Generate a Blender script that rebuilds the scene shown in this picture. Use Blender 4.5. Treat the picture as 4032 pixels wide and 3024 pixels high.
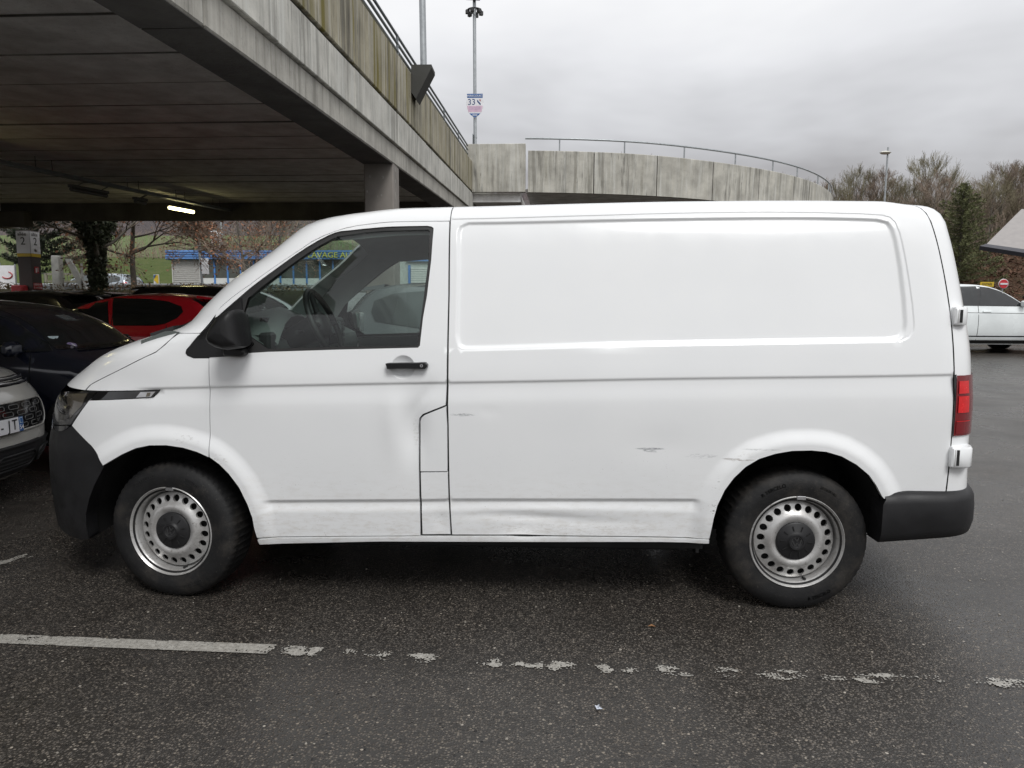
import bpy, math, random
import numpy as np
from mathutils import Matrix, Vector
from mathutils.geometry import delaunay_2d_cdt

for _o in list(bpy.data.objects):
    bpy.data.objects.remove(_o)
SC = bpy.context.scene
COL = SC.collection
rng = random.Random(7)
nrng = np.random.default_rng(7)

# ------------------------------------------------------------------ camera
CAM0 = Vector((1.7845, -3.2462, 1.4213))
def _camera():
    yaw, pitch, roll = math.radians(-2.1723), math.radians(6.0842), math.radians(0.2279)
    f = Vector((math.sin(yaw)*math.cos(pitch), math.cos(yaw)*math.cos(pitch), -math.sin(pitch)))
    r = Vector((math.cos(yaw), -math.sin(yaw), 0)); u = r.cross(f)
    r2 = r*math.cos(roll) + u*math.sin(roll); u2 = -r*math.sin(roll) + u*math.cos(roll)
    m = Matrix(((r2.x, u2.x, -f.x, CAM0.x), (r2.y, u2.y, -f.y, CAM0.y), (r2.z, u2.z, -f.z, CAM0.z), (0, 0, 0, 1)))
    cd = bpy.data.cameras.new('camera'); cd.lens = 25.012; cd.sensor_width = 36
    cd.clip_start = .05; cd.clip_end = 3000
    co = bpy.data.objects.new('camera', cd); COL.objects.link(co); co.matrix_world = m
    SC.camera = co
_camera()

# ------------------------------------------------------------------ sky, sun, exposure
SUN_DIR = Vector((.42, -.95, 1.22)).normalized()       # towards the (veiled) sun, behind the photographer
CLOUD_AT = (2., 14., 3.)
def _world():
    w = bpy.data.worlds.new('World'); SC.world = w; w.use_nodes = True
    nt = w.node_tree; N = nt.nodes; L = nt.links; N.clear()
    out = N.new('ShaderNodeOutputWorld')
    sky = N.new('ShaderNodeTexSky'); sky.sky_type = 'NISHITA'; sky.sun_disc = False
    sky.sun_elevation = math.asin(SUN_DIR.z); sky.sun_rotation = math.atan2(SUN_DIR.x, SUN_DIR.y)
    b1 = N.new('ShaderNodeBackground'); b1.inputs['Strength'].default_value = .05
    L.new(sky.outputs[0], b1.inputs['Color'])
    tc = N.new('ShaderNodeTexCoord')
    sep = N.new('ShaderNodeSeparateXYZ'); L.new(tc.outputs['Generated'], sep.inputs[0])
    # stretch the cloud noise towards the horizon like a flat cloud deck
    dv = N.new('ShaderNodeMath'); dv.operation = 'ADD'; dv.inputs[1].default_value = .22; L.new(sep.outputs['Z'], dv.inputs[0])
    ab = N.new('ShaderNodeMath'); ab.operation = 'MAXIMUM'; ab.inputs[1].default_value = .08; L.new(dv.outputs[0], ab.inputs[0])
    px = N.new('ShaderNodeMath'); px.operation = 'DIVIDE'; L.new(sep.outputs['X'], px.inputs[0]); L.new(ab.outputs[0], px.inputs[1])
    py = N.new('ShaderNodeMath'); py.operation = 'DIVIDE'; L.new(sep.outputs['Y'], py.inputs[0]); L.new(ab.outputs[0], py.inputs[1])
    cx = N.new('ShaderNodeCombineXYZ'); L.new(px.outputs[0], cx.inputs[0]); L.new(py.outputs[0], cx.inputs[1])
    n1 = N.new('ShaderNodeTexNoise'); n1.inputs['Scale'].default_value = .6; n1.inputs['Detail'].default_value = 5; n1.inputs['Roughness'].default_value = .58
    n1.inputs['Distortion'].default_value = .3
    of = N.new('ShaderNodeVectorMath'); of.operation = 'ADD'; of.inputs[1].default_value = CLOUD_AT; L.new(cx.outputs[0], of.inputs[0]); L.new(of.outputs[0], n1.inputs['Vector'])
    # height of the view ray: the deck is dull near the horizon and bright overhead
    el = N.new('ShaderNodeMapRange'); el.inputs['From Min'].default_value = .10; el.inputs['From Max'].default_value = .42
    el.inputs['To Min'].default_value = .0; el.inputs['To Max'].default_value = 1; el.interpolation_type = 'SMOOTHSTEP'
    L.new(sep.outputs['Z'], el.inputs['Value'])
    nm = N.new('ShaderNodeMapRange'); nm.inputs['From Min'].default_value = .3; nm.inputs['From Max'].default_value = .7
    nm.inputs['To Min'].default_value = -.36; nm.inputs['To Max'].default_value = .38
    L.new(n1.outputs['Fac'], nm.inputs['Value'])
    ad = N.new('ShaderNodeMath'); ad.operation = 'ADD'; L.new(el.outputs[0], ad.inputs[0]); L.new(nm.outputs[0], ad.inputs[1])
    # glow of the veiled sun
    dt = N.new('ShaderNodeVectorMath'); dt.operation = 'DOT_PRODUCT'; dt.inputs[1].default_value = SUN_DIR
    L.new(tc.outputs['Generated'], dt.inputs[0])
    gl = N.new('ShaderNodeMapRange'); gl.inputs['From Min'].default_value = -.2; gl.inputs['From Max'].default_value = 1.0
    gl.inputs['To Min'].default_value = 0; gl.inputs['To Max'].default_value = .14; gl.interpolation_type = 'SMOOTHSTEP'
    L.new(dt.outputs['Value'], gl.inputs['Value'])
    cr = N.new('ShaderNodeValToRGB'); e = cr.color_ramp.elements
    e[0].position = 0.0; e[0].color = (.345, .338, .345, 1)
    e[1].position = 1.0; e[1].color = (.80, .803, .815, 1)
    m = e.new(.35); m.color = (.53, .533, .55, 1)
    m = e.new(.7); m.color = (.70, .705, .725, 1)
    L.new(ad.outputs[0], cr.inputs['Fac'])
    st = N.new('ShaderNodeMath'); st.operation = 'ADD'; st.inputs[1].default_value = 1.0; L.new(gl.outputs[0], st.inputs[0])
    b2 = N.new('ShaderNodeBackground'); L.new(cr.outputs['Color'], b2.inputs['Color']); L.new(st.outputs[0], b2.inputs['Strength'])
    mx = N.new('ShaderNodeMixShader'); mx.inputs[0].default_value = .93
    L.new(b1.outputs[0], mx.inputs[1]); L.new(b2.outputs[0], mx.inputs[2]); L.new(mx.outputs[0], out.inputs['Surface'])
_world()
def _sun():
    ld = bpy.data.lights.new('sun', 'SUN'); ld.energy = 1.5; ld.angle = math.radians(22); ld.color = (1, .99, .975)
    o = bpy.data.objects.new('sun', ld); COL.objects.link(o)
    o.rotation_euler = SUN_DIR.to_track_quat('Z', 'Y').to_euler(); o.location = (6, -12, 14)
_sun()
SC.view_settings.view_transform = 'Standard'; SC.view_settings.look = 'None'
SC.view_settings.exposure = 0.32; SC.view_settings.gamma = 1; SC.view_settings.use_curve_mapping = False
SC.render.engine = 'CYCLES'
SC.cycles.max_bounces = 8; SC.cycles.diffuse_bounces = 5; SC.cycles.glossy_bounces = 3
SC.cycles.transmission_bounces = 4; SC.cycles.transparent_max_bounces = 10
SC.cycles.caustics_reflective = False; SC.cycles.caustics_refractive = False
SC.cycles.sample_clamp_indirect = 4

# ------------------------------------------------------------------ materials
class NT:
    """short-hand for building a node material"""
    def __init__(s, name):
        s.m = bpy.data.materials.new(name); s.m.use_nodes = True
        s.nt = s.m.node_tree; s.nt.nodes.clear()
        s.out = s.nt.nodes.new('ShaderNodeOutputMaterial')
    def n(s, t, **k):
        x = s.nt.nodes.new('ShaderNode'+t)
        for a, v in k.items():
            if hasattr(x, a): setattr(x, a, v)
            else: x.inputs[a.replace('_', ' ')].default_value = v
        return x
    def l(s, a, b): s.nt.links.new(a, b)
    def coord(s, scale=(1, 1, 1), kind='Object', loc=(0, 0, 0)):
        tc = s.n('TexCoord'); mp = s.n('Mapping'); mp.inputs['Scale'].default_value = scale; mp.inputs['Location'].default_value = loc
        s.l(tc.outputs[kind], mp.inputs['Vector']); return mp.outputs[0]
    def noise(s, vec, scale=5, detail=4, rough=.55):
        x = s.n('TexNoise'); x.inputs['Scale'].default_value = scale; x.inputs['Detail'].default_value = detail; x.inputs['Roughness'].default_value = rough
        s.l(vec, x.inputs['Vector']); return x.outputs['Fac']
    def ramp(s, fac, stops):
        r = s.n('ValToRGB'); e = r.color_ramp.elements
        for i, (p, c) in enumerate(stops):
            c = (c, c, c, 1) if isinstance(c, (int, float)) else (*c, 1)
            if i < 2: e[i].position = p; e[i].color = c
            else: k = e.new(p); k.color = c
        s.l(fac, r.inputs[0]); return r.outputs[0]
    def mix(s, fac, a, b, mode='MIX'):
        x = s.n('Mix', data_type='RGBA', blend_type=mode)
        for sock, v in ((x.inputs[0], fac), (x.inputs[6], a), (x.inputs[7], b)):
            if isinstance(v, (int, float)): sock.default_value = v
            elif isinstance(v, tuple): sock.default_value = (*v, 1)
            else: s.l(v, sock)
        return x.outputs[2]
    def math(s, op, a, b=None, c=None):
        x = s.n('Math', operation=op)
        for i, v in enumerate((a, b, c)):
            if v is None: continue
            if isinstance(v, (int, float)): x.inputs[i].default_value = v
            else: s.l(v, x.inputs[i])
        return x.outputs[0]
    def mr(s, v, a, b, c=0., d=1.):
        x = s.n('MapRange', interpolation_type='SMOOTHSTEP'); s.l(v, x.inputs[0])
        for i, q in enumerate((a, b, c, d)): x.inputs[i+1].default_value = q
        return x.outputs[0]
    def bump(s, h, dist=.01, strength=1.):
        b = s.n('Bump'); b.inputs['Distance'].default_value = dist; b.inputs['Strength'].default_value = strength
        s.l(h, b.inputs['Height']); return b.outputs[0]
    def bsdf(s, col, rough=.5, metal=0., normal=None, coat=0., spec=.5, coat_rough=.05, **k):
        p = s.n('BsdfPrincipled')
        for nme, v in (('Base Color', col), ('Roughness', rough), ('Metallic', metal), ('Coat Weight', coat), ('Specular IOR Level', spec), ('Coat Roughness', coat_rough)):
            if isinstance(v, (int, float)): p.inputs[nme].default_value = v
            elif isinstance(v, tuple): p.inputs[nme].default_value = (*v, 1)
            else: s.l(v, p.inputs[nme])
        if normal is not None: s.l(normal, p.inputs['Normal'])
        for a, v in k.items(): p.inputs[a.replace('_', ' ')].default_value = v
        s.l(p.outputs[0], s.out.inputs['Surface']); return p

def pm(name, col, rough=.5, metal=0., var=.12, scale=6., bump=0., bscale=60., coat=0., spec=.5, rvar=.1):
    """one-colour procedural material with uneven tone, gloss and fine relief"""
    t = NT(name); v = t.coord()
    f = t.noise(v, scale, 5)
    lo = tuple(max(0, c*(1-var)) for c in col); hi = tuple(min(1, c*(1+var)) for c in col)
    c = t.ramp(f, [(.3, lo), (.7, hi)])
    r = t.mr(f, .3, .7, max(0, rough-rvar), min(1, rough+rvar))
    nrm = t.bump(t.noise(v, bscale, 3), .004, bump) if bump else None
    t.bsdf(c, r, metal, nrm, coat, spec)
    return t.m

def mat_glass(name, tint=(.62, .72, .69), rough=.0, opacity=0.0, dirt=.05):
    t = NT(name); v = t.coord()
    tr = t.n('BsdfTransparent'); tr.inputs[0].default_value = (*tint, 1)
    g = t.n('BsdfGlossy'); g.inputs['Roughness'].default_value = max(rough, .01); g.inputs[0].default_value = (1, 1, 1, 1)
    fr = t.n('Fresnel'); ge = t.n('NewGeometry'); t.l(t.math('MULTIPLY_ADD', ge.outputs['Backfacing'], 1/1.5-1.5, 1.5), fr.inputs[0])
    sp = t.noise(v, 260, 2); dr = t.mr(sp, .66, .72, 0, dirt*2)       # rain drops and dust
    df = t.n('BsdfDiffuse'); df.inputs[0].default_value = (.35, .38, .37, 1)
    m1 = t.n('MixShader'); t.l(fr.outputs[0], m1.inputs[0]); t.l(tr.outputs[0], m1.inputs[1]); t.l(g.outputs[0], m1.inputs[2])
    m2 = t.n('MixShader'); t.l(t.math('ADD', dr, dirt*.5+opacity), m2.inputs[0]); t.l(m1.outputs[0], m2.inputs[1]); t.l(df.outputs[0], m2.inputs[2])
    t.l(m2.outputs[0], t.out.inputs['Surface']); return t.m

# ------------------------------------------------------------------ objects
MW = {}          # object -> world matrix of its own frame
def tagset(o, label=None, cat=None, group=None, kind=None):
    if label: o['label'] = label
    if cat: o['category'] = cat
    if group: o['group'] = group
    if kind: o['kind'] = kind
    return o
def thing(name, label, cat, loc=(0, 0, 0), rz=0., group=None, rot=None):
    o = bpy.data.objects.new(name, None); COL.objects.link(o); o.empty_display_size = .2
    m = Matrix.Translation(Vector(loc)) @ (rot if rot is not None else Matrix.Rotation(rz, 4, 'Z'))
    o.matrix_world = m; MW[o] = m.copy()
    return tagset(o, label, cat, group)
def sub(name, parent):
    o = bpy.data.objects.new(name, None); COL.objects.link(o); o.parent = parent; o.empty_display_size = .1
    MW[o] = MW[parent]; return o
def mesh(name, V, F, mats, smooth=None, midx=None, normals=None):
    me = bpy.data.meshes.new(name); me.from_pydata([tuple(map(float, p)) for p in V], [], [tuple(map(int, f)) for f in F])
    for m in (mats if isinstance(mats, (list, tuple)) else [mats]): me.materials.append(m)
    if midx is not None: me.polygons.foreach_set('material_index', np.asarray(midx, np.int32))
    if smooth is not None or normals is not None:
        me.polygons.foreach_set('use_smooth', np.ones(len(me.polygons), bool))
        if normals is None and smooth < 179: me.set_sharp_from_angle(angle=math.radians(smooth))
    me.update()
    if normals is not None: me.normals_split_custom_set_from_vertices([tuple(map(float, n)) for n in normals])
    return me
def obj(name, V, F, mats, parent=None, smooth=None, world=False, midx=None, normals=None, label=None):
    """link V, F as one mesh object; V is in the parent's frame unless world is set"""
    if parent is not None and world:
        im = np.array(MW[parent].inverted()); V = np.asarray(V, float)
        V = V @ im[:3, :3].T + im[:3, 3]
        if normals is not None: normals = np.asarray(normals, float) @ im[:3, :3].T
    me = mesh(name, V, F, mats, smooth, midx, normals)
    o = bpy.data.objects.new(name, me); COL.objects.link(o)
    if parent is not None: o.parent = parent; MW[o] = MW[parent]
    else: MW[o] = Matrix.Identity(4)
    if label: o['label'] = label
    return o
def dup(o, parent=None, **k):
    """a copy of a thing or part with copies of all its children (mesh data shared)"""
    c = o.copy(); COL.objects.link(c); c.parent = parent
    for ch in o.children: dup(ch, c)
    MW[c] = MW.get(o, Matrix.Identity(4))
    return c

class MB:
    """collects simple shapes into one mesh"""
    def __init__(s): s.V = []; s.F = []; s.MI = []; s.mi = 0
    def add(s, V, F):
        o = len(s.V); s.V += [tuple(p) for p in V]; s.F += [tuple(i+o for i in f) for f in F]; s.MI += [s.mi]*len(F); return s
    def box(s, lo, hi, bev=0.):
        (a, b, c), (d, e, f) = lo, hi
        if bev <= 0:
            return s.add([(a,b,c),(d,b,c),(d,e,c),(a,e,c),(a,b,f),(d,b,f),(d,e,f),(a,e,f)],
                         [(0,3,2,1),(4,5,6,7),(0,1,5,4),(1,2,6,5),(2,3,7,6),(3,0,4,7)])
        # chamfered box: each face inset
        v = []
        for x, sx in ((a, 1), (d, -1)):
            for y, sy in ((b, 1), (e, -1)):
                for z, sz in ((c, 1), (f, -1)):
                    v += [(x+sx*bev, y+sy*bev, z), (x+sx*bev, y, z+sz*bev), (x, y+sy*bev, z+sz*bev)]
        V = np.array(v); from_hull = hull(V)
        return s.add(V, from_hull)
    def tube(s, pts, r, k=8, caps=True, r2=None):
        pts = [Vector(p) for p in pts]; n = len(pts); V = []; F = []
        up = None
        for i, p in enumerate(pts):
            d = (pts[min(i+1, n-1)]-pts[max(i-1, 0)]).normalized()
            if up is None: up = Vector((0, 0, 1)) if abs(d.z) < .9 else Vector((1, 0, 0))
            a = d.cross(up).normalized(); b = a.cross(d).normalized(); up = b
            rr = r if r2 is None else r+(r2-r)*i/(n-1)
            V += [tuple(p+a*rr*math.cos(2*math.pi*j/k)+b*rr*math.sin(2*math.pi*j/k)) for j in range(k)]
        for i in range(n-1):
            for j in range(k):
                q = (j+1) % k; F.append((i*k+j, i*k+q, (i+1)*k+q, (i+1)*k+j))
        if caps: F.append(tuple(range(k-1, -1, -1))); F.append(tuple((n-1)*k+j for j in range(k)))
        return s.add(V, F)
    def prism(s, poly, axis, lo, hi):
        """poly of 2-D points extruded along axis 0/1/2"""
        n = len(poly); put = lambda p, q: {0: (q, p[0], p[1]), 1: (p[0], q, p[1]), 2: (p[0], p[1], q)}[axis]
        V = [put(p, lo) for p in poly]+[put(p, hi) for p in poly]
        F = [tuple(range(n)), tuple(range(2*n-1, n-1, -1))]+[(i, i+n, (i+1) % n+n, (i+1) % n) for i in range(n)]
        a = sum(poly[i][0]*poly[(i+1) % n][1]-poly[(i+1) % n][0]*poly[i][1] for i in range(n))
        flip = (a > 0) == (axis != 1)
        if flip: F = [f[::-1] for f in F]
        return s.add(V, F)
    def lathe(s, prof, c, axis=1, k=32):
        """prof of (radius, along) revolved about an axis through c"""
        V = []; F = []; n = len(prof)
        for j in range(k):
            a = 2*math.pi*j/k; ca, sa = math.cos(a), math.sin(a)
            for r, h in prof:
                V.append({0: (c[0]+h, c[1]+r*ca, c[2]+r*sa), 1: (c[0]+r*ca, c[1]+h, c[2]+r*sa), 2: (c[0]+r*ca, c[1]+r*sa, c[2]+h)}[axis])
        for j in range(k):
            q = (j+1) % k
            for i in range(n-1): F.append((j*n+i, j*n+i+1, q*n+i+1, q*n+i))
        return s.add(V, F)
    def xf(s, m, start=0):
        m = np.array(m); A = np.array(s.V[start:]); A = A @ m[:3, :3].T+m[:3, 3]
        s.V[start:] = [tuple(p) for p in A]; return s
    def build(s, name, mats, parent=None, smooth=None, world=False, label=None):
        return obj(name, s.V, s.F, mats, parent, smooth, world, s.MI if isinstance(mats, (list, tuple)) else None, None, label)

def hull(V):
    import bmesh
    bm = bmesh.new()
    for p in V: bm.verts.new(p)
    bm.verts.ensure_lookup_table(); bm.verts.index_update()
    for i, v in enumerate(bm.verts): v.index = i
    idx = {v: i for i, v in enumerate(bm.verts)}
    r = bmesh.ops.convex_hull(bm, input=bm.verts)
    bmesh.ops.dissolve_limit(bm, angle_limit=.01, verts=bm.verts, edges=bm.edges) if False else None
    F = [tuple(idx[v] for v in f.verts) for f in bm.faces]
    bm.free(); return F
def nobj(mb, name, mat, parent=None, smooth=None, world=False, label=None): return mb.build(name, mat, parent, smooth, world, label)
def grid_faces(n, m, off=0, flip=False):
    F = []
    for i in range(n-1):
        for j in range(m-1):
            a = off+i*m+j; f = (a, a+1, a+m+1, a+m); F.append(f[::-1] if flip else f)
    return F

_fonts = {}
def text_mesh(body, size, depth=.001):
    cu = bpy.data.curves.new('lettering', 'FONT'); cu.body = body; cu.size = size; cu.align_x = 'CENTER'; cu.align_y = 'CENTER'
    cu.extrude = depth; cu.resolution_u = 3
    o = bpy.data.objects.new('lettering', cu); COL.objects.link(o)
    dg = bpy.context.evaluated_depsgraph_get(); me = bpy.data.meshes.new_from_object(o.evaluated_get(dg))
    V = np.array([v.co[:] for v in me.vertices]); F = [tuple(p.vertices) for p in me.polygons]
    bpy.data.objects.remove(o); bpy.data.curves.remove(cu); bpy.data.meshes.remove(me)
    return V, F
def text(name, body, size, mat, o, ex, ey, parent=None, depth=.002, bold=0., sx=1.):
    """lettering at o (its middle) written along ex with its top towards ey (world axes)"""
    V, F = text_mesh(body, size, depth); ex = np.array(Vector(ex).normalized()); ey = np.array(Vector(ey).normalized()); ez = np.cross(ex, ey)
    W = np.array(o)+V[:, :1]*sx*ex+V[:, 1:2]*ey+V[:, 2:3]*ez
    return obj(name, W, F, mat, parent, world=True)

def pchip(pts):
    x = np.array([p[0] for p in pts], float); y = np.array([p[1] for p in pts], float); h = np.diff(x); d = np.diff(y)/h
    m = np.zeros_like(y); m[0] = d[0]; m[-1] = d[-1]
    for i in range(1, len(x)-1):
        if d[i-1]*d[i] > 0:
            w1 = 2*h[i]+h[i-1]; w2 = h[i]+2*h[i-1]; m[i] = (w1+w2)/(w1/d[i-1]+w2/d[i])
    def f(q):
        q = np.clip(np.asarray(q, float), x[0], x[-1]); i = np.clip(np.searchsorted(x, q)-1, 0, len(x)-2); s = (q-x[i])/h[i]
        return (2*s**3-3*s**2+1)*y[i]+(s**3-2*s**2+s)*h[i]*m[i]+(-2*s**3+3*s**2)*y[i+1]+(s**3-s**2)*h[i]*m[i+1]
    return f
def sstep(v, a, b):
    t = np.clip((np.asarray(v, float)-a)/(b-a), 0, 1); return t*t*(3-2*t)
def inside(P, poly):
    P = np.asarray(P, float); q = np.asarray(poly, float); x, y = P[:, 0], P[:, 1]; c = np.zeros(len(P), bool); j = len(q)-1
    for i in range(len(q)):
        xi, yi = q[i]; xj, yj = q[j]
        if yi != yj:
            c ^= ((yi > y) != (yj > y)) & (x < (xj-xi)*(y-yi)/(yj-yi)+xi)
        j = i
    return c
def dist(P, line, closed=False):
    P = np.asarray(P, float); q = np.asarray(line, float)
    if closed: q = np.vstack([q, q[:1]])
    best = np.full(len(P), 1e9)
    for i in range(len(q)-1):
        a, b = q[i], q[i+1]; e = b-a; l2 = max(1e-12, e@e)
        t = np.clip(((P-a)@e)/l2, 0, 1); d = np.hypot(*(P-a-t[:, None]*e).T); best = np.minimum(best, d)
    return best
def densify(line, step, closed=True):
    q = [np.array(p, float) for p in line]; out = []
    n = len(q) if closed else len(q)-1
    for i in range(n):
        a, b = q[i], q[(i+1) % len(q)]; k = max(1, int(math.ceil(np.hypot(*(b-a))/step)))
        out += [a+(b-a)*j/k for j in range(k)]
    if not closed: out.append(q[-1])
    return np.array(out)
def offset_line(line, d, closed=False):
    q = np.asarray(line, float); n = len(q); out = []
    for i in range(n):
        a = q[(i-1) % n] if closed else q[max(i-1, 0)]; b = q[(i+1) % n] if closed else q[min(i+1, n-1)]
        t = b-a; t = t/max(1e-9, np.hypot(*t)); out.append(q[i]+d*np.array([-t[1], t[0]]))
    return np.array(out)
def cdt_panel(outline, sp, extra=None, holes=(), step=None):
    """triangulate a 2-D outline; extra = list of polylines kept as edges; returns points, triangles, boundary loops"""
    st = step or sp*.8
    loops = [densify(outline, st)]+[densify(h, st) for h in holes]
    B = np.vstack(loops)
    lo = loops[0].min(0); hi = loops[0].max(0)
    gx, gy = np.meshgrid(np.arange(lo[0]+sp*.5, hi[0], sp), np.arange(lo[1]+sp*.5, hi[1], sp)); G = np.stack([gx.ravel(), gy.ravel()], 1)
    def ok(Q, mind):
        k = inside(Q, loops[0]); d = dist(Q, loops[0], True)
        for h in loops[1:]: k &= ~inside(Q, h); d = np.minimum(d, dist(Q, h, True))
        return k & (d > mind)
    pts = [B]; edges = []; o = 0
    for lp in loops:
        n = len(lp); edges += [(o+i, o+(i+1) % n) for i in range(n)]; o += n
    E = []
    if extra is not None and len(extra):
        A = np.vstack(extra); ids = np.concatenate([np.full(len(l), i) for i, l in enumerate(extra)]); k = ok(A, .0022)
        new = np.full(len(A), -1); new[k] = o+np.arange(k.sum())
        for i in range(len(A)-1):
            if ids[i] == ids[i+1] and k[i] and k[i+1] and np.hypot(*(A[i+1]-A[i])) < .06: edges.append((int(new[i]), int(new[i+1])))
        E = A[k]; pts.append(E); o += len(E)
    if len(G):
        G = G[ok(G, sp*.45)]
        if len(E) and len(G):
            key = set()
            for q in (0, .5): key |= set(map(tuple, np.floor(E/(sp*.7)+q).astype(int)))
            k0 = np.floor(G/(sp*.7)).astype(int); k1 = np.floor(G/(sp*.7)+.5).astype(int)
            ks = set(map(tuple, np.floor(E/(sp*.7)).astype(int))); G = G[np.array([tuple(a) not in ks for a in k0], bool)]
        pts.append(G)
    A = np.vstack(pts)
    v, e, f, *_ = delaunay_2d_cdt([Vector(p) for p in A], edges, [], 0, 1e-6)
    v = np.array([p[:] for p in v]); f = np.array([t for t in f if len(t) == 3])
    c = v[f].mean(1); k = inside(c, loops[0])
    for h in loops[1:]: k &= ~inside(c, h)
    f = f[k]
    a = v[f]; area = (a[:, 1, 0]-a[:, 0, 0])*(a[:, 2, 1]-a[:, 0, 1])-(a[:, 2, 0]-a[:, 0, 0])*(a[:, 1, 1]-a[:, 0, 1])
    f[area < 0] = f[area < 0][:, ::-1]; f = f[np.abs(area) > 1e-10]
    return v, f, loops
# ================================================================== THE WHITE VAN
# side of the van: x runs from nose to tail (front axle 0, rear axle 3), t climbs the section, y goes inwards
SEC = np.array([(.20,.075),(.27,.05),(.33,.033),(.45,.022),(.6,.012),(.8,.003),(.95,0),(1.08,.003),(1.2,.016),(1.35,.04),(1.5,.068),(1.65,.099),(1.75,.124),(1.82,.150),(1.87,.182),(1.905,.23),(1.925,.30),(1.94,.42),(1.953,.62),(1.96,.95)])
_tt = .2+np.concatenate([[0], np.cumsum(np.hypot(*np.diff(SEC, axis=0).T))])
zsec = pchip(list(zip(_tt, SEC[:, 0]))); ysec = pchip(list(zip(_tt, SEC[:, 1]))); TMAX = float(_tt[-1])
xnose = pchip([(.2,-.973),(.3,-.967),(.4,-.971),(.5,-.976),(.6,-.973),(.7,-.966),(.8,-.942),(.9,-.917),(.96,-.891),(1.02,-.837),(1.1,-.72),(1.18,-.572),(1.25,-.368),(1.33,-.102),(1.42,-.014),(1.5,.069),(1.6,.169),(1.7,.272),(1.78,.357),(1.84,.432),(1.88,.487),(1.92,.58),(1.945,.72),(1.96,1.0)])
xtail = pchip([(.2,3.976),(.4,3.937),(.6,3.925),(.8,3.914),(1.0,3.912),(1.1,3.905),(1.2,3.902),(1.3,3.893),(1.4,3.879),(1.5,3.865),(1.6,3.849),(1.7,3.832),(1.78,3.817),(1.84,3.808),(1.88,3.79),(1.92,3.75),(1.945,3.68),(1.96,3.55)])
lnose = pchip([(.2,1.1),(1.0,1.1),(1.3,.5),(1.96,.45)])
rtop = pchip([(.45,-.0607),(.6,-.047),(.75,-.0454),(.9,-.037),(1.1,-.0189),(1.3,-.0138),(1.6,-.0069),(2.0,.0034),(2.5,.0126),(3.0,.0158),(3.35,.0128),(3.4,.0124),(3.55,-.0008),(3.68,.0076)])
LT = .34; HW = .95; VW = 1.904
def vbase(x, t):
    x = np.asarray(x, float); t = np.asarray(t, float); z = zsec(t); y = ysec(t)
    zz = z+rtop(x)*sstep(t, 1.5, 1.85); L = lnose(z)
    u = np.clip((xnose(z)+L-x)/L, 0, 1); y = y+(HW-y)*(1-(1-u**3)**.5)
    u = np.clip((x-xtail(z)+LT)/LT, 0, 1); y = y+(HW-y)*(1-(1-u**3.2)**.42)
    return np.stack([x+0*t, y, zz], -1)
# features of the pressed side
CR1 = pchip([(-.6,1.03),(-.118,1.043),(.246,1.055),(.489,1.062),(1.175,1.081),(1.36,1.085),(1.657,1.092),(2.337,1.110),(3.4,1.132),(3.9,1.147)])
CR1B = pchip([(-.6,.945),(.09,.959),(1.29,.985),(2.34,1.007),(3.9,1.035)])
CR2T = pchip([(.2,.508),(.49,.515),(.874,.524),(1.225,.531),(1.413,.537),(1.902,.544),(2.354,.55),(2.7,.554)])
CR2B = pchip([(.2,.494),(.49,.500),(.874,.508),(1.225,.516),(1.413,.520),(1.903,.527),(2.354,.534),(2.7,.538)])
BUL2 = pchip([(.2,.458),(.487,.462),(.872,.468),(1.224,.475),(1.412,.476),(1.658,.490),(1.903,.497),(2.356,.494),(2.7,.487)])
RECESS = [(1.424,1.263),(1.414,1.30),(1.416,1.618),(1.412,1.750),(1.411,1.805),(1.419,1.832),(1.449,1.845),(1.585,1.843),(1.844,1.841),(2.108,1.841),(2.384,1.840),(2.795,1.841),(3.067,1.840),(3.270,1.837),(3.337,1.834),(3.376,1.823),(3.391,1.794),(3.401,1.745),(3.416,1.626),(3.428,1.478),(3.431,1.376),(3.427,1.335),(3.406,1.314),(3.367,1.307),(2.915,1.297),(2.512,1.288),(2.106,1.278),(1.775,1.266),(1.536,1.258),(1.445,1.256)]
DRIP = [(1.30,1.879),(1.519,1.878),(1.714,1.878),(2.109,1.879),(2.317,1.881),(2.525,1.883),(2.800,1.884),(3.073,1.880),(3.276,1.875),(3.363,1.869),(3.395,1.858),(3.414,1.833),(3.429,1.781),(3.445,1.680),(3.460,1.560),(3.470,1.458),(3.475,1.376),(3.473,1.339),(3.452,1.306),(3.419,1.291)]
DRIPZONE = DRIP+[(3.37,1.285),(2.5,1.266),(1.5,1.236),(1.30,1.23)]
ARCH_F = [(.447,.29),(.440,.324),(.431,.369),(.427,.429),(.408,.496),(.373,.579),(.328,.645),(.284,.692),(.239,.726),(.181,.751),(.117,.770),(.036,.781),(-.046,.779),(-.115,.764),(-.186,.733),(-.242,.702),(-.295,.672),(-.334,.619),(-.369,.566),(-.409,.494),(-.443,.412),(-.452,.330),(-.453,.27)]
ARCH_R = [(2.580,.34),(2.584,.363),(2.596,.461),(2.610,.527),(2.640,.599),(2.678,.657),(2.730,.711),(2.789,.749),(2.862,.774),(2.936,.788),(3.023,.791),(3.090,.785),(3.159,.765),(3.228,.727),(3.286,.679),(3.323,.630),(3.351,.581),(3.366,.545),(3.38,.45),(3.36,.36)]
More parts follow.
